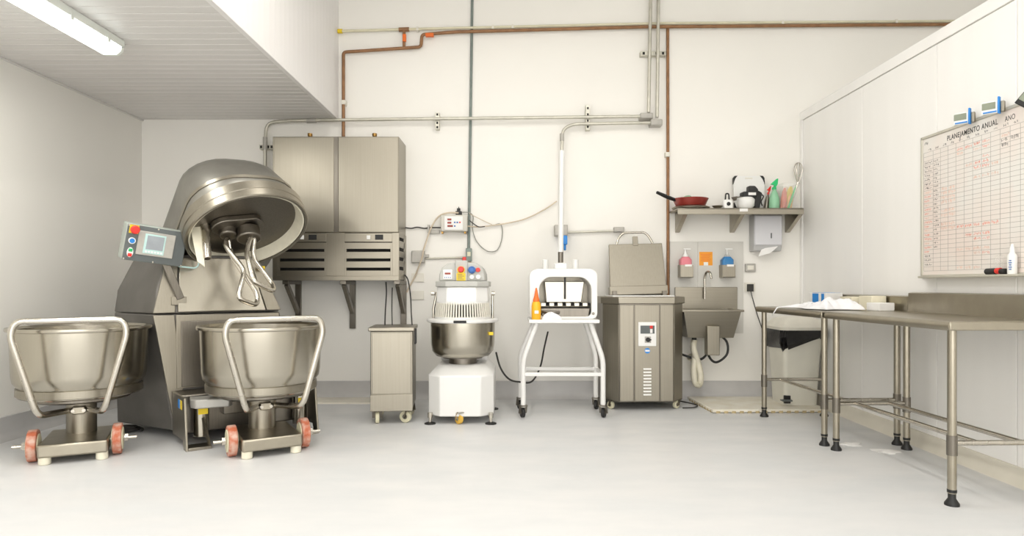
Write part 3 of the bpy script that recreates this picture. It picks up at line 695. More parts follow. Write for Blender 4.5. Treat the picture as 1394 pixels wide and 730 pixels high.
i4 = [(xa + .02, YS + .03), (xb - .02, YS + .03), (xb - .02, YW - .04), (xa + .02, YW - .04)]
MB().frame(o4, i4, 'z', zt - .012, zt + .008).build('rim', 'steel_h', sk, .004, True)
c = P(961, 392, 6.3)
MB().tube(fillet([(c.x, 6.34, zt + .1), (c.x, 6.34, 1.18), (c.x + .01, 6.31, 1.23), (c.x + .03, 6.26, 1.22), (c.x + .035, 6.24, 1.16)], .04, 6), .011, 10).build('tap', 'tube_steel', sk, 0, True)
MB().fb(963, 444, 980, 484, 6.04, .10).build('knee_plate', 'steel', sk, .006, True)
MB().fb(966, 431, 977, 435, 6.06, .006).build('badge', 'grey_plastic', sk, 0, True)
d = P(945, 462, 6.2)
MB().cyl((d.x, 6.2, .58), (d.x, 6.2, .63), .022, n=14).build('drain_stub', 'black', sk, 0, True)
hose = spline([(d.x, 6.2, .585), (d.x - .005, 6.2, .50), (d.x + .03, 6.19, .38), (d.x + .055, 6.18, .25), (d.x + .04, 6.17, .17), (d.x + .0, 6.17, .19), (d.x - .01, 6.18, .30), (d.x + .01, 6.22, .42), (d.x + .0, 6.36, .40)], 14)
MB().tube(hose, [.026 + .004 * (i % 2) for i in range(len(hose))], 12).build('drain_hose', 'cream_rubber', sk, 0, True, 60)
MB().tube(spline([(1.52, 6.3, .47), (1.62, 6.25, .43), (1.74, 6.2, .40), (1.80, 6.15, .48), (1.79, 6.13, .62)]), .011, 8).build('supply_hose', 'black', sk, 0, True)
MB().tube(spline([(1.78, 6.15, .60), (1.81, 6.15, .44), (1.88, 6.15, .38), (1.98, 6.16, .45), (1.99, 6.18, .56), (1.93, 6.2, .63)]), .011, 8).build('supply_hose', 'black', sk, 0, True)
MB().cyl((1.80, 6.13, .47), (1.80, 6.13, .53), .016, n=8).build('hose_union', 'brass', sk, 0, True)
def dispenser(px0, px1, name_lab, liquid, cap):
    x = (P(px0, 0, 6.3).x + P(px1, 0, 6.3).x) / 2; yy = YW - .06
    t = thing('soap_dispenser', name_lab, 'soap dispenser', (x, yy, 1.17), 0, 'pump dispensers above the sink')
    MB().loft([rrect(.047, yy - .04, yy + .04, .02, 1.18, 4, x), rrect(.055, yy - .045, yy + .045, .02, 1.20, 4, x), rrect(.055, yy - .045, yy + .045, .02, 1.34, 4, x), rrect(.03, yy - .03, yy + .03, .02, 1.37, 4, x)]).build('bottle', liquid, t, 0, True)
    MB().lathe([(0, 1.36), (.03, 1.36), (.026, 1.385), (.012, 1.40), (.008, 1.43), (0, 1.43)], (x, yy, 0), 16).build('collar', 'clear_plastic' if cap else 'white_plastic', t, 0, True)
    MB().cyl((x, yy, 1.39), (x, yy, 1.445), .007, n=10).bar((x - .02, yy - .01, 1.445), (x + .045, yy - .03, 1.442), .014, .01).build('pump', 'white_plastic', t, .002, True)
    h = MB().box(x - .058, x + .058, yy - .06, yy + .052, 1.17, 1.175).box(x - .058, x + .058, yy - .06, yy - .055, 1.17, 1.29).box(x - .061, x - .057, yy - .06, yy + .052, 1.17, 1.29).box(x + .057, x + .061, yy - .06, yy + .052, 1.17, 1.29).build('holder', 'steel', t, 0, True)
    MB().box(x - .02, x + .045, yy - .066, yy - .06, 1.275, 1.295).build('label', 'white_plastic', t, 0, True)
    return t
dispenser(926, 943, 'pump bottle of pink soap in a steel holder above the sink', 'pink_soap', False)
dispenser(983, 1000, 'blue pump bottle in a steel holder above the sink', 'blue_soap', True)
sg = solo('notice', MB().fb(952, 343, 970, 361.5, YW - .012, .004), 'orange', 'small orange notice with a white tag above the tap', 'sign')
MB().fb(958, 357, 964, 361.5, YW - .0135, .002).build('notice_tag', 'white_plastic', sg, 0, True)
for k in range(5): MB().fb(954 + (k % 2), 346 + k * 2.2, 968 - (k % 3), 346.7 + k * 2.2, YW - .0128, .001).build('print_line', 'orange_cap', sg, 0, True)

# ------------------------------------------------------------------ sockets, shelf and what stands on it
def wall_box(name, px0, py0, px1, py1, d, m, label, cat, bevel=.006):
    return solo(name, MB().fb(px0, py0, px1, py1, YW - d, d), m, label, cat, None, bevel)
so = wall_box('light_switch', 1015, 359, 1029, 370, .03, 'grey_box', 'small grey surface switch box between towel dispenser and socket', 'switch')
MB().fb(1017.5, 361.5, 1026.5, 367.5, YW - .034, .006).build('switch_plate', 'offwhite', so, .002, True)
so = wall_box('wall_socket', 1014, 385, 1028, 397, .012, 'offwhite', 'cream wall socket with a black plug beside the sink', 'socket', .003)
pg = solo('plug_cable', MB().fb(1019, 387, 1026, 397, YW - .06, .046).tube(spline([P(1022, 396, 6.35), P(1025, 408, 6.34), P(1033, 435, 6.34), P(1045, 465, 6.33), P(1060, 489, 6.33), P(1064, 515, 6.33), P(1066, 533, 6.3)]), .005, 8), 'cable_dark', 'black plug with a thin cable running down behind the waste bin', 'cable')

YSH = 6.06
shf = thing('wall_shelf', 'stainless wall shelf on three brackets above the sink', 'shelf', (2.07, 6.25, 1.7))
x0, x1 = P(922, 0, YSH).x + .004, XR - .12
ZS = 1.806
MB().box(x0, x1, YSH, YW, ZS - .012, ZS).build('top', 'steel_worn', shf, .003, True)
MB().box(x0, x1, YSH, YSH + .015, ZS - .058, ZS - .002).build('front_lip', 'steel_h', shf, .002, True)
MB().fb(1007, 284, 1018, 288, YSH - .003, .003).build('sticker', 'paper', shf, 0, True)
for px in (927, 1003, 1080):
    bx = P(px, 0, 6.25).x
    MB().prism([(YSH + .03, ZS - .015), (YW, ZS - .015), (YW, ZS - .20), (YW - .03, ZS - .20), (YSH + .03, ZS - .06)], 'x', bx - .02, bx + .02).build('bracket', 'steel_worn', shf, .003, True)
# frying pan
pc = P(940, 279, 6.2)
fpn = thing('frying_pan', 'red frying pan with a black handle on the shelf', 'frying pan', (pc.x, 6.2, ZS))
MB().lathe([(0, .03), (.125, .03), (.135, .036), (.165, .10), (.162, .102), (.128, .042), (0, .038)], (pc.x, 6.2, ZS), 40).build('pan', 'pan_red', fpn, 0, True)
MB().tube(fillet([(pc.x - .14, 6.18, ZS + .085), (pc.x - .22, 6.14, ZS + .105), (pc.x - .34, 6.08, ZS + .145)], .05), [.016, .017, .018, .018, .018, .018, .018, .014][:8], 10).build('handle', 'black', fpn, 0, True)
solo('pan_lid', MB().lathe([(0, 0), (.145, 0), (.17, .008), (.175, .018), (.145, .03), (0, .03)], (pc.x + .002, 6.2, ZS), 40), 'steel', 'thin round steel plate under the red frying pan', 'plate')
solo('plastic_wrap', lump((pc.x - .02, 6.2, ZS + .1), .05, .04, .03, 5, 16, 6, .3), 'green_clear', 'small green crumpled plastic inside the frying pan', 'plastic')
# small white jug, steel dish
jc = P(990, 281, 6.16)
jg = thing('white_jug', 'small white container with a round hole and black loop on the shelf', 'container', (jc.x, 6.16, ZS))
MB().loft([rrect(.045, 6.12, 6.2, .02, ZS, 4, jc.x), rrect(.045, 6.12, 6.2, .02, ZS + .07, 4, jc.x), rrect(.035, 6.125, 6.19, .02, ZS + .085, 4, jc.x)]).build('body', 'white_plastic', jg, 0, True)
MB().cyl((jc.x, 6.117, ZS + .045), (jc.x, 6.125, ZS + .045), .018, n=20).build('opening', 'black', jg, 0, True)
MB().tube(fillet([(jc.x - .018, 6.16, ZS + .08), (jc.x - .014, 6.16, ZS + .145), (jc.x + .014, 6.16, ZS + .145), (jc.x + .018, 6.16, ZS + .08)], .02), .007, 8).build('loop', 'black', jg, 0, True)
dc = P(981, 283, 6.12)
solo('steel_dish', MB().lathe([(0, 0), (.024, 0), (.050, .026), (.047, .028), (.024, .006), (0, .006)], (1.885, 6.13, ZS), 24), 'steel', 'small shallow dish between frying pan and white jug', 'dish')
# white board with dark corners leaning at the wall
bd = thing('cutting_board', 'white plastic board with black corners leaning behind the black device', 'board', (P(1020, 0, 6.33).x, 6.33, ZS))
a, b = P(999, 0, 6.33), P(1041, 0, 6.33)
BM = Matrix.Translation((0, 6.30, ZS)) @ Matrix.Rotation(R(-8), 4, 'X')
bo = [(q.x, q.y) for q in fillet_closed([(a.x, 0, 0), (b.x, 0, 0), (b.x, .345, 0), (a.x, .345, 0)], .04, 5)]
MB().prism([(p[0], p[1]) for p in bo], 'y', 0, .018).xf(BM).build('board', 'white_plastic', bd, .003)
bd.location = (0, 0, 0); ROOTM[bd.name] = Matrix()
for (cx_, sx) in ((a.x, 1), (b.x, -1)):
    for (zz, sz) in ((0.002, 1), (.343, -1)):
        MB().prism([(cx_ - sx * .003, zz + sz * .08), (cx_ - sx * .002, zz + sz * .02), (cx_ + sx * .012, zz), (cx_ + sx * .04, zz - sz * .002), (cx_ + sx * .016, zz + sz * .03)], 'y', -.006, .022).xf(BM).build('corner_guard', 'black', bd)
MB().box((a.x + b.x) / 2 - .035, (a.x + b.x) / 2 + .035, -.003, .01, .315, .325).xf(BM).build('grip_slot', 'offwhite', bd)
# black appliance with white bowl
ac = P(1022, 281, 6.17)
ap = thing('spray_appliance', 'black motorised kitchen device with a white cup on the shelf', 'appliance', (ac.x, 6.17, ZS))
MB().lathe([(0, 0), (.05, 0), (.075, .03), (.08, .09), (.06, .11), (0, .11)], (ac.x - .045, 6.17, ZS), 28).build('cup', 'white_plastic', ap, 0, True)
MB().box(ac.x - .09, ac.x + .05, 6.12, 6.22, ZS + .105, ZS + .16).build('motor_base', 'black', ap, .012, True)
MB().prism([(ac.x - .03, ZS + .15), (ac.x + .05, ZS + .15), (ac.x + .06, ZS + .18), (ac.x + .03, ZS + .215), (ac.x - .03, ZS + .215)], 'y', 6.13, 6.21).build('motor', 'black', ap, .01, True)
MB().prism([(ac.x + .03, ZS), (ac.x + .075, ZS), (ac.x + .10, ZS + .15), (ac.x + .05, ZS + .18), (ac.x + .02, ZS + .13)], 'y', 6.14, 6.20).build('grip', 'black', ap, .01, True)
MB().box(ac.x - .04, ac.x + .03, 6.115, 6.122, ZS + .125, ZS + .15).build('label', 'paper', ap, .002, True)
MB().tube(spline([(ac.x + .07, 6.16, ZS + .15), (ac.x + .11, 6.15, ZS + .12), (ac.x + .09, 6.15, ZS + .07), (ac.x + .1, 6.15, ZS + .03)]), .006, 8).build('cord', 'black', ap, 0, True)
MB().tube([(ac.x - .08, 6.15, ZS + .12), (ac.x - .16, 6.13, ZS + .1)], .005, 8).cyl((ac.x - .16, 6.13, ZS + .075), (ac.x - .165, 6.13, ZS + .11), .012, .03, n=14).build('funnel', 'steel_dark', ap, 0, True)
# bottles
def spray(x, y, z, s, label, body, head, lean=0.0, slim=1.0):
    t = thing('spray_bottle', label, 'spray bottle', (x, y, z))
    M = Matrix.Translation((x, y, z)) @ Matrix.Rotation(lean, 4, 'Y') @ Matrix.Diagonal((s * slim, s * slim, s, 1))
    MB().lathe([(0, 0), (.045, 0), (.048, .01), (.045, .10), (.03, .15), (.018, .175), (.014, .19), (0, .19)], n=24).xf(M).build('body', body, t, 0, True)
    MB().lathe([(0, .185), (.02, .185), (.02, .205), (.012, .21), (0, .21)], n=16).xf(M).build('collar', head, t, 0, True)
    MB().prism([(-.035, .235), (.0, .225), (-.01, .205), (.012, .205), (.03, .235), (.035, .29), (.02, .285)], 'y', -.012, .012).xf(M).build('trigger_head', head, t, .003, True)
    return t
g = P(1054, 281, 6.18)
spray(g.x, 6.18, ZS, 1.0, 'green spray bottle with green trigger head on the shelf', 'green_clear', 'green')
spray(g.x - .055, 6.24, ZS + .002, .8, 'dark slim bottle with a red trigger behind the green spray bottle', 'steel_dark', 'red', R(8), .65)
# clear bin with bright pouches
bx0, bx1 = P(1064, 0, 6.15).x, XR - .125
cb = thing('clear_bin', 'clear plastic box of bright pouches at the end of the shelf', 'box', ((bx0 + bx1) / 2, 6.22, ZS))
ZT = ZS + .24
MB().frame([(bx0, 6.12), (bx1, 6.12), (bx1, 6.34), (bx0, 6.34)], [(bx0 + .003, 6.123), (bx1 - .003, 6.123), (bx1 - .003, 6.337), (bx0 + .003, 6.337)], 'z', ZS, ZT).box(bx0, bx1, 6.12, 6.34, ZS, ZS + .003).build('box_shell', 'clear_plastic', cb, 0, True)
def pouch(cx, y, z0, wd, h, m, lean, label):
    M = Matrix.Translation((cx, y, z0)) @ Matrix.Rotation(R(lean), 4, 'Y')
    ring = []
    rings = []
    for (t, k) in ((0, .9), (.1, 1.0), (.5, .95), (.8, .7), (1, .3)):
        rings.append([(wd / 2 * k * math.cos(2 * PI * j / 12), .014 * (1 - .6 * t) * math.sin(2 * PI * j / 12), h * t) for j in range(12)])
    return solo('pouch', MB().loft(rings).xf(M), m, label, 'pouch', 'pouches in the clear box')
pw = bx1 - bx0
pouch(bx0 + .036, 6.20, ZS + .005, .06, .20, 'bag_red', 4, 'red pouch standing in the clear box')
pouch(bx0 + .085, 6.262, ZS + .004, .06, .22, 'bag_pale', 2, 'pale peach pouch behind the orange pouch')
pouch(bx0 + .075, 6.17, ZS + .006, .045, .14, 'bag_orange', 8, 'orange pouch beside the red pouch')
pouch(bx0 + .11, 6.295, ZS + .003, .07, .215, 'cable_grey', 0, 'grey pouch at the back of the clear box')
pouch(bx1 - .075, 6.231, ZS + .009, .08, .215, 'bag_yellow', 9, 'tall yellow pouch leaning in the clear box')
pouch(bx1 - .105, 6.14, ZS + .006, .02, .22, 'green', 19, 'thin green strip beside the yellow pouch')
# whisk leaning in the corner, its handle on the shelf behind the box
wk = thing('wire_whisk', 'steel wire whisk leaning in the corner behind the clear box', 'whisk', (XR - .06, 6.33, 2.05))
wx, wy = XR - .056, 6.33
for k in range(4):
    a = PI * k / 4; u = Vector((math.cos(a), math.sin(a), 0)); c0 = Vector((wx, wy, 0))
    MB().tube(spline([c0 + u * .006 + Vector((0, 0, 2.08)), c0 + u * .036 + Vector((0, 0, 2.17)), c0 + u * .04 + Vector((0, 0, 2.22)), c0 + u * .02 + Vector((0, 0, 2.262)), c0 + Vector((0, 0, 2.27)),
                      c0 - u * .02 + Vector((0, 0, 2.262)), c0 - u * .04 + Vector((0, 0, 2.22)), c0 - u * .036 + Vector((0, 0, 2.17)), c0 - u * .006 + Vector((0, 0, 2.08))], 4), .0028, 6).build('wire', 'tube_steel', wk, 0, True)
MB().cyl((wx, wy, 2.085), (2.64, 6.356, ZS), .011, n=12).build('handle', 'tube_steel', wk, 0, True)
# towel dispenser
td = thing('towel_dispenser', 'pale grey paper towel dispenser under the shelf with a towel hanging out', 'towel dispenser', (P(1045, 0, 6.3).x, YW, 1.40))
a, b = P(1026, 342, 6.27), P(1065, 292, 6.27)
MB().prism([(6.27, a.z + .05), (6.265, b.z), (YW, b.z), (YW, a.z), (6.29, a.z)], 'x', a.x, b.x).build('case', 'dispenser' if 'dispenser' in MATS else 'grey_plastic', td, .012, True)
MB().box(a.x + .004, b.x - .004, 6.255, 6.285, a.z + .055, b.z - .01).build('front_cover', 'dispenser_front', td, .01, True)
zc = P(0, 321, 6.26).z
MB().box((a.x + b.x) / 2 + .02, (a.x + b.x) / 2 + .03, 6.25, 6.256, zc - .025, zc + .025).build('sight_slot', 'slate', td, 0, True)
MB().loft([[(a.x + .045, 6.27, a.z - .05), (a.x + .15, 6.25, a.z - .02), (b.x - .04, 6.27, a.z + .045), (a.x + .10, 6.29, a.z + .05)], [(a.x + .045, 6.275, a.z - .048), (a.x + .15, 6.255, a.z - .018), (b.x - .04, 6.275, a.z + .047), (a.x + .10, 6.295, a.z + .052)]]).build('towel', 'paper', td, 0, True)

# ------------------------------------------------------------------ pipes and wires on the back wall
def wp(px, py, off=.03): return P(px, py, YW - off)
def pipe(name, pts, r, m, label, cat='pipe', off=.03, fr=.04, group=None, n=12):
    return solo(name, MB().tube(fillet([wp(q[0], q[1], off) for q in pts], fr), r, n), m, label, cat, group)
pipe('green_conduit', [(643, -15), (638, 342)], .013, 'conduit_green', 'dark green-grey vertical conduit dropping to the small switch', 'conduit', .016)
gc = pipe('grey_conduit', [(361, 300), (361, 190), (363, 167), (400, 164), (878, 158.5)], .0155, 'conduit', 'long grey conduit running level above the chiller to a junction box', 'conduit', .082, .12)
MB().cyl(wp(361, 204, .082), wp(361, 187, .082), .021).build('coupling', 'grey_box', gc, 0, True)
MB().cyl(wp(418, 164.5, .082), wp(430, 164.3, .082), .021).build('coupling', 'grey_box', gc, 0, True)
pc2 = pipe('grey_conduit', [(888, 167), (780, 169), (766, 176), (764.5, 210), (764.5, 300)], .015, 'conduit', 'grey conduit bending down behind the white lever pole', 'conduit', .082, .10)
MB().cyl(wp(765, 182, .082), wp(765, 192, .082), .02).build('coupling', 'grey_box', pc2, 0, True)
pipe('riser_conduit', [(886, -15), (883, 153)], .016, 'conduit', 'first of two parallel riser conduits, ending at the higher junction box', 'conduit', .082)
pipe('riser_conduit', [(896.5, -15), (894.5, 160)], .016, 'conduit', 'riser conduit beside the brown drop pipe, ending at the lower junction box', 'conduit', .082)
def jbox(px0, py0, px1, py1, d, label, m='grey_box', lid=True):
    o = solo('junction_box', MB().fb(px0, py0, px1, py1, YW - d, d), m, label, 'junction box', None, .005)
    if lid: MB().fb(px0 + 1, py0 + 1, px1 - 1, py1 - 1, YW - d - .004, .005).build('cover', m, o, .002, True)
    return o
jbox(872, 153.5, 889, 161.2, .11, 'upper grey junction box where the long conduit meets a riser')
jbox(886, 162.2, 902, 170.5, .11, 'lower grey junction box beside the brown drop pipe')
jbox(755, 306, 773, 321, .10, 'cream-grey junction box behind the white lever pole', 'grey_box')
jbox(836, 309, 850, 316, .06, 'small junction box behind the lid handle of the melting cabinet')
jb = jbox(560, 341.5, 578, 358, .05, 'square grey junction box beside the chiller with a beige cable across')
MB().cyl(wp(577, 349, .02), wp(584, 349, .02), .018).build('gland', 'grey_box', jb, 0, True)
pipe('thin_conduit', [(580, 352), (634, 350.5)], .009, 'conduit', 'short thin conduit between square junction box and small switch', 'conduit', .02)
pipe('thin_conduit', [(772, 316.5), (838, 314.5)], .010, 'conduit', 'short conduit between the pole junction box and the melting cabinet', 'conduit', .03)
pipe('brown_pipe', [(467.5, 186), (467.5, 71), (573, 64), (574.5, 47), (620, 43.5), (880, 36.6), (1330, 33)], .0155, 'copper_pipe', 'long brown pipe stepping along the wall top and down to the chiller', 'pipe', .048, .03)
pipe('brown_pipe', [(909, 36), (909.5, 420)], .0145, 'copper_pipe', 'straight brown drop pipe running down behind the melting cabinet', 'pipe', .02)
bp2 = pipe('brown_branch', [(550, 65), (550, 42)], .0145, 'copper_pipe', 'short brown branch pipe with an orange valve', 'pipe', .045)
MB().fb(548, 46, 552.5, 56, YW - .075, .03).build('valve_lever', 'orange_cap', bp2, .003, True)
MB().cyl(wp(543, 40.5, .04), wp(557, 40, .04), .021).build('tee', 'copper_pipe', bp2, 0, True)
vl = solo('valve_handle', MB().fb(579, 44.5, 590, 49, YW - .085, .04), 'orange_cap', 'orange valve handle on the long brown pipe', 'valve', None, .004)
cpp = pipe('cream_pipe', [(463, 42.5), (550, 40), (642, 37.8), (900, 31.8), (1330, 28.6)], .0125, 'cream_pipe', 'long thin cream pipe above the brown pipe', 'pipe', .043)
MB().cyl(wp(460, 42.5, .043), wp(466, 42.5, .043), .021).build('end_plug', 'yellow', cpp, 0, True)
for (px, py) in ((568, 39.6), (671, 37.1), (698, 36.5), (1066, 30.6), (1221, 29.4)):
    MB().fb(px - 1.5, py - 3.4, px + 1.5, py + 1.7, YW - .059, .057).build('pipe_clip', 'offwhite', cpp, 0, True)
def strut(px0, py0, px1, py1, label):
    o = solo('strut_channel', MB().fb(px0, py0, px1, py1, YW - .064, .062), 'conduit', label, 'bracket', None, .002)
    vert = (py1 - py0) > (px1 - px0)
    for k in range(4):
        t = (k + .5) / 4
        if vert: MB().fb(px0 + 1.5, py0 + (py1 - py0) * t - 1.5, px1 - 1.5, py0 + (py1 - py0) * t + 1.5, YW - .065, .003).build('slot', 'dark_void', o, 0, True)
        else: MB().fb(px0 + (px1 - px0) * t - 1.5, py0 + 1.2, px0 + (px1 - px0) * t + 1.5, py1 - 1.2, YW - .065, .003).build('slot', 'dark_void', o, 0, True)
strut(592.5, 153, 598, 176, 'short slotted channel behind the level conduit, beside the dark vertical conduit')
strut(797.5, 143, 803, 177, 'short slotted channel holding two level conduits near the conduit bend')
strut(872, 69.5, 907, 75.5, 'level slotted channel behind the two riser conduits')
strut(353, 197, 372, 203, 'slotted channel behind the conduit bend left of the chiller'.replace('left of', 'beside'))
for (px, py, d_) in ((467.5, 139, 'brown pipe above the chiller'), (909.3, 210, 'brown drop pipe')):
    solo('pipe_clip', MB().fb(px - 3, py - 3, px + 3, py + 3, YW - .065, .065), 'offwhite', 'small cream clip on the ' + d_, 'clip', None, .003)
sw = solo('rotary_switch', MB().fb(634, 338, 642, 356, YW - .06, .06), 'conduit_green', 'small dark switch box at the foot of the dark vertical conduit', 'switch', None, .004)
MB().fb(636, 343, 640.5, 349, YW - .064, .005).build('switch_label', 'cream_pipe', sw, 0, True)
MB().fb(629.5, 350, 634.5, 357, YW - .07, .06).build('red_coupler', 'red', sw, .004, True)
MB().cyl(wp(640, 357, .03), wp(641, 363, .03), .012).build('gland', 'brass', sw, 0, True)
# temperature controller
tc = thing('wall_controller', 'grey wall controller box with three red displays', 'controller', (P(618, 0, YW).x, YW, 1.6))
MB().fb(600, 292.5, 636.2, 315, 6.30, .1).build('case', 'grey_case' if 'grey_case' in MATS else 'offwhite', tc, .008, True)
MB().fb(605, 294.5, 630, 313, 6.294, .008).build('face', 'white_plastic', tc, .002, True)
for (y0, xx) in ((297.5, 614.5), (302, 614.5), (306.5, 616.5)): MB().fb(609, y0, xx, y0 + 2.6, 6.291, .005).build('display', 'led_red', tc, 0, True)
for (kx, ky, m_) in ((619, 302.8, 'blue'), (622.5, 302.8, 'blue'), (626, 302.8, 'red'), (619, 307.8, 'blue')):
    MB().fb(kx - 1, ky - 1, kx + 1, ky + 1, 6.29, .005).build('key', m_, tc, .001, True)
for kx in (602, 633): MB().fb(kx - 1.2, 315, kx + 1.2, 318, 6.33, .07).build('mount_foot', 'brass', tc, 0, True)
kn = solo('black_knob', MB().fb(620, 287.5, 628.5, 292, 6.34, .05).fb(622, 283.5, 626.5, 288, 6.35, .03).fb(624, 281.5, 625, 284, 6.36, .01), 'black', 'small black knob unit on top of the wall controller', 'knob', None, .003)
solo('cable_bracket', MB().fb(582, 306, 584.5, 317, YW - .04, .04).fb(584, 313, 598, 318, YW - .03, .03), 'grey_box', 'small bracket beside the wall controller', 'bracket', None, .002)
def cable(pts, r, m, label, off=.02):
    return solo('cable', MB().tube(spline([P(q[0], q[1], YW - (q[2] if len(q) > 2 else off)) for q in pts]), r, 8), m, label, 'cable')
cable([(624, 290, .07), (610, 290, .1), (597, 295, .08), (587, 310, .062), (580, 330, .070), (576.5, 341, .068), (574.5, 351, .066), (571, 361, .066), (565, 376, .03), (557, 391, .014), (553.7, 398, .012)], .008, 'cable_beige', 'thick beige cable looping from the controller down past the junction box')
cable([(552, 310), (560, 311), (568, 309.5), (578, 311), (585, 310), (600, 310, .05)], .006, 'cable_dark', 'short dark cable between chiller and wall controller')
cable([(628, 289, .05), (638, 289.5, .05), (644, 295), (643, 310), (647, 325), (655, 336), (665, 342.5), (676, 341), (682, 330), (684, 315), (681, 305), (672, 307)], .0045, 'cable_grey', 'thin grey cable hanging in a round loop beside the vertical conduit')
cable([(636.5, 308, .06), (645, 308.7, .045), (652, 309, .032), (670, 307, .031), (690, 304, .031), (715, 298, .03), (740, 286, .03), (758, 274, .03)], .006, 'cable_beige', 'beige cable sagging from the controller to the white lever pole')
cable([(639, 291, .05), (655, 299, .045), (670, 306, .0415)], .0035, 'cable_beige', 'thin beige wire crossing beside the controller')
cable([(639, 300, .05), (645, 305, .056), (652, 309, .045), (660, 308.5, .0425)], .005, 'cable_dark', 'short dark wire clipped to the vertical conduit')
cable([(525.5, 384, .3), (526, 400, .3), (524.5, 425, .55), (524, 443.3, .9)], .006, 'cable_dark', 'straight dark cable from the chiller down to the steel cabinet', .3)
cable([(534, 392, .3), (533.5, 420, .55), (534, 443.3, .9)], .005, 'cable_dark', 'second dark cable beside the chiller bracket', .3)
cable([(550.3, 374, .1), (554.5, 379, .1), (557, 389, .1), (559, 405, .2), (560, 428, .6), (561, 443.3, .9)], .006, 'cable_dark', 'dark cable bowing out from the chiller end to the steel cabinet', .3)
for (y0, lab) in ((372, 'upper blank cream wall plate beside the spiral mixer'), (396, 'lower blank cream wall plate beside the spiral mixer')):
    solo('wall_plate', MB().fb(560, y0, 577, y0 + 12, YW - .012, .012), 'cream_plate' if 'cream_plate' in MATS else 'wall_paint', lab, 'wall plate', 'blank wall plates', .003)
bpg = solo('blue_plug', MB().fb(766.5, 321, 772.5, 333, YW - .12, .05).cyl(P(769, 333, 6.31), P(769, 341, 6.31), .012).box(P(767, 0, 6.3).x, P(771, 0, 6.3).x, 6.3, YW, P(0, 322, 6.3).z - .01, P(0, 320, 6.3).z), 'blue_bright', 'bright blue plug hanging beside the white lever pole', 'plug', None, .006)
solo('coiled_cable', MB().tube([(-2.90 + (.105 - .0011 * a) * math.cos(a * .35), 4.96 + (.08 - .0008 * a) * math.sin(a * .35), .010 + .00055 * a) for a in range(54)], .010, 8), 'cable_dark', 'coiled black cable on the floor behind the parked bowl trolley', 'cable')

# ------------------------------------------------------------------ steel work tables by the partition
ZT_ = .92
def work_table(loc, rz, L, D, label, bs_h, rails, near=True):
    t = thing('work_table', label, 'table', loc, rz, 'steel work tables')   # local: x depth to wall, y along the wall, origin at near front leg
    prof = fillet([(-.05, 0, ZT_ - .045), (-.058, 0, ZT_ - .02), (-.045, 0, ZT_), (.0, 0, ZT_)], .015, 4)
    top = [(p.x, p.z) for p in prof] + [(D, ZT_), (D, ZT_ - .02), (-.03, ZT_ - .02), (-.03, ZT_ - .045)]
    MB().prism(top, 'y', -.05, L + .05).build('top', 'steel_worn', t, 0)
    for ya in (-.056, L + .045): MB().box(-.05, D, ya, ya + .011, ZT_ - .045, ZT_ - .002).build('end_lip', 'steel_worn', t, .005)
    MB().prism([(D - .012, ZT_ - .01), (D - .006, ZT_ + bs_h), (D + .025, ZT_ + bs_h + .006), (D + .025, ZT_ + bs_h - .004), (D + .004, ZT_ + bs_h - .01), (D, ZT_ - .01)], 'y', -.05, L + .05).build('upstand', 'steel_worn', t)
    dr = D - .05
    for (x, y) in ((0, 0), (dr, 0), (0, L), (dr, L)):
        lg = MB().cyl((x, y, .06), (x, y, ZT_ - .03), .0205, n=18).build('leg', 'steel_worn', t)
        MB().cyl((x, y, .25), (x, y, .35), .0245, n=18).build('leg_sleeve', 'steel_dark', lg)
        MB().lathe([(0, 0), (.034, 0), (.034, .01), (.018, .035), (.018, .065), (.022, .065), (.022, .08), (0, .08)], (x, y, 0), 18).build('foot', 'black', lg)
    for y in (0, L): MB().cyl((0, y, .31), (dr, y, .31), .0135, n=12).build('end_rail', 'tube_steel', t)
    for x in rails: MB().cyl((x, 0, .31), (x, L, .31), .0135, n=12).build('long_rail', 'tube_steel', t)
    return t
RT = R(2.2)
work_table((2.185, 3.30, 0), RT, 1.10, .53, 'stainless work table with tall upstand in front of the whiteboard', .125, (.13, .36))
work_table((2.125, 4.53, 0), RT, .99, .56, 'stainless work table by the waste bin with a cloth on top', .10, (.14,))

# cloth and boxes on the far table
def cloth_mesh():
    nx, ny = 26, 44; vs = []; fs = []
    rnd = random.Random(5)
    for j in range(ny + 1):
        v = j / ny
        for i in range(nx + 1):
            u = i / nx
            x = 2.14 + .30 * u + .03 * math.sin(9 * v + 1) * (1 - u) - .30 * (1 - u) * max(0, (v - .62)) + .02 * math.sin(7 * v) * u
            y = 4.62 + .50 * v + .03 * math.sin(6 * u + 2) * (1 if v > .5 else -1)
            e = min(u, 1 - u, v, 1 - v) * 6; e = min(1, e)
            ridge = .045 * math.exp(-((v - .12) / .16) ** 2) + .012 * math.exp(-((u - .45) / .25) ** 2)
            h = ZT_ + .006 + e * (ridge + .018 * abs(math.sin(11 * u + 5 * v)) + .014 * abs(math.sin(17 * v - 6 * u)) + .008 * math.sin(31 * u + 23 * v))
            xe = 2.125 - .061 - (y - 4.53) * .0384
            if x < xe: h = min(h, ZT_ + .006 - (xe - x) * 2.2)
            vs.append((x, y, max(h, ZT_ - .06)))
    for j in range(ny):
        for i in range(nx):
            a = j * (nx + 1) + i; fs.append((a, a + 1, a + nx + 2, a + nx + 1))
    return MB().add(vs, fs)
co = solo('white_cloth', cloth_mesh(), 'cloth_white', 'crumpled white cloth lying over the far table top', 'cloth', None, 0, 60)
sd = co.modifiers.new('solid', 'SOLIDIFY'); sd.thickness = .004; sd.offset = 1
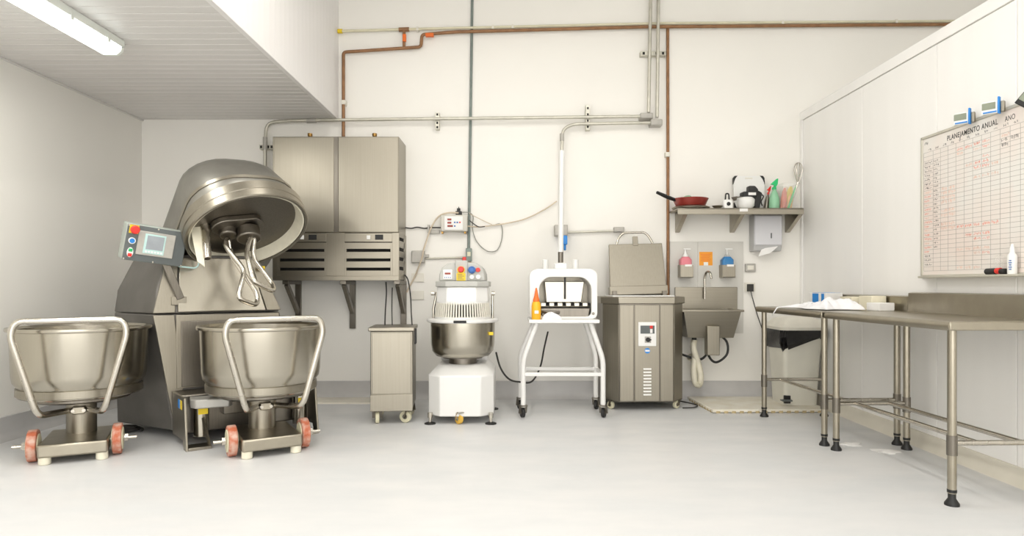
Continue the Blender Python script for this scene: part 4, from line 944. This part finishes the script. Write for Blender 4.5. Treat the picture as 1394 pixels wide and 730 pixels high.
def carton(x, y, z, sx, sy, sz, rz, m, label, stripes=()):
    t = thing('carton', label, 'box', (x, y, z), rz, 'cartons behind the white cloth')
    MB().box(-sx / 2, sx / 2, -sy / 2, sy / 2, 0, sz).build('box', m, t, .004)
    for (a, b, sm_) in stripes:
        MB().box(-sx / 2 - .001, -sx / 2 + .002, a, b, sz * .1, sz * .95).build('print', sm_, t)
        MB().box(-sx / 2, sx / 2, a, b, sz - .001, sz + .001).build('print', sm_, t)
    return t
carton(2.550, 5.42, ZT_, .14, .26, .115, R(6), 'paper', 'white carton with blue stripes behind the white cloth', ((-.10, -.06, 'blue_bright'), (-.02, .07, 'blue_bright')))
carton(2.583, 5.03, ZT_, .12, .20, .09, R(-4), 'card_cream', 'cream carton beside the blue-striped carton')
carton(2.60, 4.80, ZT_, .11, .16, .10, R(3), 'card_cream', 'cream carton closest to the whiteboard')
carton(2.57, 4.64, ZT_, .12, .13, .055, R(8), 'paper', 'low white box at the end of the cloth')

# ------------------------------------------------------------------ waste bin on the pale mat
fm_ = thing('floor_mat', 'low pale plastic platform on the floor under the sink and bin', 'mat', (2.2, 6.0, 0))
MB().prism([(1.70, 5.66), (2.70, 5.69), (2.70, 6.33), (1.66, 6.33)], 'z', .006, .032).build('deck', 'mat_cream', fm_, .004, True)
for k in range(14):
    x = 1.73 + k * .068; yy = 5.66 + (x - 1.7) * .03
    MB().box(x, x + .034, yy - .002, yy + .02, 0, .018).build('edge_block', 'mat_tan', fm_, 0, True)
for k in range(9):
    y = 5.70 + k * .068; xx = 1.70 - (y - 5.66) * .06
    MB().box(xx - .003, xx + .02, y, y + .034, 0, .018).build('edge_block', 'mat_tan', fm_, 0, True)
bn = thing('waste_bin', 'white pedal waste bin with a black liner beside the table', 'bin', (2.54, 6.0, .032))
bx_ = 2.545
MB().loft([rrect(.15, 5.86, 6.16, .04, .032, 4, bx_), rrect(.165, 5.83, 6.19, .04, .45, 4, bx_), rrect(.18, 5.81, 6.21, .04, .66, 4, bx_)]).build('body', 'bin_white' if 'bin_white' in MATS else 'white_plastic', bn, 0, True)
liner = []
for (t_, e) in ((0, .004), (.25, .022), (.6, .026), (1, .012)):
    r_ = rrect(.178 + e, 5.81 - e, 6.21 + e, .05, 0, 9, bx_); ring = []
    for i, q in enumerate(r_):
        zb = .585 + .28 * (q[0] - bx_) + .018 * math.sin(i * 1.9) + .012 * math.sin(i * .7 + 1)
        pl = .009 * math.sin(i * 2.3 + 3 * t_) * (1 - .5 * t_)
        ring.append((q[0] + pl * (1 if q[0] > bx_ else -1), q[1] + pl * (1 if q[1] > 6.0 else -1), zb + (.705 - zb) * t_))
    liner.append(ring)
MB().loft(liner).build('liner', 'black_gloss', bn, 0, True, 25)
MB().loft([rrect(.20, 5.79, 6.22, .05, .70, 4, bx_), rrect(.205, 5.785, 6.225, .05, .725, 4, bx_), rrect(.17, 5.83, 6.19, .07, .79, 4, bx_ + .02), rrect(.10, 5.90, 6.12, .05, .812, 4, bx_ + .02)]).build('lid', 'offwhite', bn, 0, True)
MB().box(bx_ - .155, bx_ - .10, 5.845, 5.87, .05, .12).build('pedal_recess', 'black', bn, .003, True)
MB().box(bx_ - .19, bx_ - .10, 5.80, 5.86, .075, .087).build('pedal', 'slate', bn, .003, True)
for (x, y, s_, lab) in ((2.32, 4.55, .05, 'small crumpled paper scrap on the floor under the tables'), (2.455, 4.36, .06, 'flat white paper scrap on the floor by the table legs')):
    solo('paper_scrap', lump((x, y, 0), s_ * 1.4, s_, .012, int(x * 100), 14, 5, .4), 'paper', lab, 'paper')

# ------------------------------------------------------------------ planning whiteboard
WX = XR
YB0, YB1, ZB0, ZB1 = 4.476, 3.0, 1.155, 2.09
wb = thing('whiteboard', 'white planning board with printed grid and red handwriting on the partition', 'whiteboard', (WX, (YB0 + YB1) / 2, ZB0))
MB().box(WX - .014, WX, YB1, YB0, ZB0, ZB1).build('board', 'board_white', wb, 0, True)
fr = MB().box(WX - .022, WX, YB1, YB0, ZB1 - .012, ZB1 + .006).box(WX - .022, WX, YB0 - .012, YB0 + .006, ZB0, ZB1 + .006).box(WX - .022, WX, YB1 - .006, YB1 + .012, ZB0, ZB1 + .006).box(WX - .022, WX, YB1, YB0, ZB0 - .006, ZB0 + .012)
fr.build('frame', 'board_frame', wb, .003, True)
MB().box(WX - .075, WX, YB1, YB0 - .05, ZB0 - .01, ZB0 + .004).build('tray', 'board_frame', wb, .003, True)
# print is laid out in board metres: s from the far end, h down from the top
def bq(mb, s0, s1, h0, h1, e=.0006):
    mb.box(WX - .014 - e, WX - .0138, YB0 - s1, YB0 - s0, ZB1 - h1, ZB1 - h0); return mb
cols = [.02, .119] + [.119 + .0752 * k for k in range(1, 18)]
cols = [c_ for c_ in cols if c_ < 1.46] + [1.456]
rows = [.105 + .0283 * k for k in range(29)]
gl = MB()
for c_ in cols: bq(gl, c_ - .0009, c_ + .0009, .105, rows[-1])
for r_ in rows: bq(gl, .02, 1.456, r_ - .0009, r_ + .0009)
gl.build('grid', 'grid_ink', wb, 0, True)
TM = lambda s, h: Matrix.Translation((WX - .0144, YB0 - s, ZB1 - h)) @ Matrix(((0, 0, -1, 0), (-1, 0, 0, 0), (0, 1, 0, 0), (0, 0, 0, 1)))
text_mesh('title', 'PLANEJAMENTO ANUAL', .046, 'ink_black', wb, TM(.262, .072), True, .44)
text_mesh('year_heading', 'ANO', .042, 'ink_black', wb, TM(.757, .072), False, .075)
rk, rr2, rf = MB(), MB(), MB()
rnd = random.Random(11)
def scrib(mb, s, h, L, sz=.010):
    x = s
    while x < s + L:
        wd = rnd.uniform(.003, .008); dz = rnd.uniform(-.3, .3) * sz
        y0, z0 = x, h + dz
        # small slanted strokes that read as handwriting
        k = rnd.choice((0, 1, 2))
        if k == 0: bq(mb, x, x + wd, z0 - .0012, z0 + .0012)
        elif k == 1: bq(mb, x, x + .0022, z0 - sz * .6, z0 + sz * .5)
        else:
            bq(mb, x, x + wd, z0 - sz * .5, z0 - sz * .3); bq(mb, x + wd - .002, x + wd, z0 - sz * .5, z0 + sz * .5)
        x += wd + rnd.uniform(.001, .004)
scrib(rk, .03, .045, .04, .014)
for k in range(1, len(cols) - 1): scrib(rk, cols[k] - .05, .092, .028, .012)
for i in range(2, 27):
    h = rows[i] + .014
    (scrib(rk, .03, h, rnd.uniform(.05, .08)) if i < 9 or i > 23 else scrib(rr2 if i % 3 else rf, .03, h, rnd.uniform(.04, .07)))
    if 2 <= i < 23: scrib(rk, .125, h, rnd.uniform(.03, .055))
for (ci, ri, m_) in ((4, 1, rr2), (4, 2, rf), (5, 1, rr2), (6, 1, rr2), (7, 1, rr2), (7, 2, rr2), (7, 4, rr2), (7, 5, rr2), (7, 6, rr2), (8, 6, rf), (5, 5, rf), (6, 5, rr2), (6, 6, rr2), (7, 8, rf), (8, 8, rf), (9, 1, rf), (6, 8, rf), (6, 2, rf),
                     (4, 18, rr2), (5, 18, rr2), (6, 18, rr2), (7, 18, rr2), (8, 18, rr2), (5, 20, rr2), (6, 20, rr2), (7, 20, rr2), (6, 21, rr2), (7, 21, rr2), (7, 23, rf), (6, 23, rf), (4, 23, rf), (7, 24, rr2), (5, 23, rf), (6, 24, rf), (4, 27, rf), (5, 27, rf), (6, 27, rf)):
    if ci + 1 < len(cols): scrib(m_, cols[ci] + .008, rows[ri] + .014, .055, .013)
for (ci, ri) in ((9, 2), (9, 3), (10, 2)): scrib(rk, cols[ci] + .008, rows[ri] + .01, .05, .016)
for (ci, ri, n_) in ((2, 9, 4), (3, 9, 4), (2, 14, 2), (3, 14, 2), (2, 17, 2), (3, 17, 2)):
    for q in range(n_): scrib(rf, cols[ci] + .006, rows[ri + q] + .012, .06, .016)
for (q_, n_, m_) in ((rk, 'black_writing', 'ink_black'), (rr2, 'red_writing', 'ink_red'), (rf, 'faded_writing', 'ink_faint')): q_.build(n_, m_, wb, 0, True)['kind'] = 'stuff'
# clip timers on the top frame
def clip_timer(px, py, label, dark=False, tilt=0.0):
    Y = (WX - .05) * FPX / (px - CX); z = CAMH + (CY - py) / FPX * Y
    t = thing('clip_timer', label, 'timer', (WX - .02, Y, z), 0, 'clip timers on the whiteboard')
    M = Matrix.Translation((WX - (.041 if dark else .062), Y, z)) @ Matrix.Rotation(R(38), 4, 'Z') @ Matrix.Rotation(tilt, 4, 'X')
    MB().box(-.03, -.012, -.04, .04, -.035, .035).xf(M).build('case', 'black' if dark else 'white_plastic', t, .004, True)
    MB().box(-.0325, -.029, -.030, .035, -.01, .028).xf(M).build('lcd', 'lcd', t, 0, True)
    if not dark:
        MB().box(-.036, -.008, -.050, -.040, -.04, .055).xf(M).build('blue_edge', 'blue_bright', t, .003, True)
        MB().box(-.02, .005, -.068, -.05, -.03, .03).xf(M).build('clip', 'steel_h', t, .003, True)
        MB().box(-.033, -.029, -.035, .03, -.03, -.022).xf(M).build('print', 'blue_bright', t, 0, True)
    return t
clip_timer(1313, 162.5, 'white clip timer with a blue edge above the board title')
clip_timer(1352, 148, 'white clip timer with a blue edge above the year heading')
clip_timer(1397, 138, 'black square timer standing on its corner at the whiteboard frame', True, R(40))
XT = WX - .0465
# eraser, bag and spray bottle in the tray
Y = XT * FPX / (1357 - CX)
er = thing('board_eraser', 'black board eraser with a red cap in the whiteboard tray', 'eraser', (XT, Y, ZB0 + .004))
MB().loft([[(XT + .016 * math.cos(q * PI / 6), yy, ZB0 + .022 + .018 * math.sin(q * PI / 6)) for q in range(12)] for yy in (Y + .085, Y + .0)]).build('body', 'black', er, .006, True)
MB().cyl((XT, Y + .0, ZB0 + .024), (XT, Y - .03, ZB0 + .024), .018, n=14).build('cap', 'red', er, .003, True)
MB().cyl((XT, Y - .03, ZB0 + .02), (XT, Y - .07, ZB0 + .02), .016, n=14).build('end', 'black', er, .003, True)
Y = XT * FPX / (1378 - CX)
tb = thing('cleaner_bottle', 'slim white cleaner bottle with blue print in the whiteboard tray', 'bottle', (XT, Y, ZB0 + .004))
MB().lathe([(0, 0), (.022, 0), (.023, .005), (.023, .10), (.015, .115), (0, .115)], (XT, Y, ZB0 + .004), 20).build('body', 'white_plastic', tb, 0, True)
MB().lathe([(0, .113), (.014, .113), (.012, .14), (.006, .165), (0, .165)], (XT, Y, ZB0 + .004), 16).build('cap', 'white_plastic', tb, 0, True)
for k in range(5): MB().obox((XT - .02, Y - .012, ZB0 + .03 + k * .012), (.006, .01 + .004 * (k % 2), .005), (0, 0, R(30))).build('print', 'blue', tb, 0, True)
solo('plastic_bag', lump((WX - .0385, XT * FPX / (1360 - CX), ZB0 + .0395), .016, .056, .075, 9, 16, 7, .25), 'clear_plastic', 'small clear plastic bag above the eraser in the whiteboard tray', 'bag')
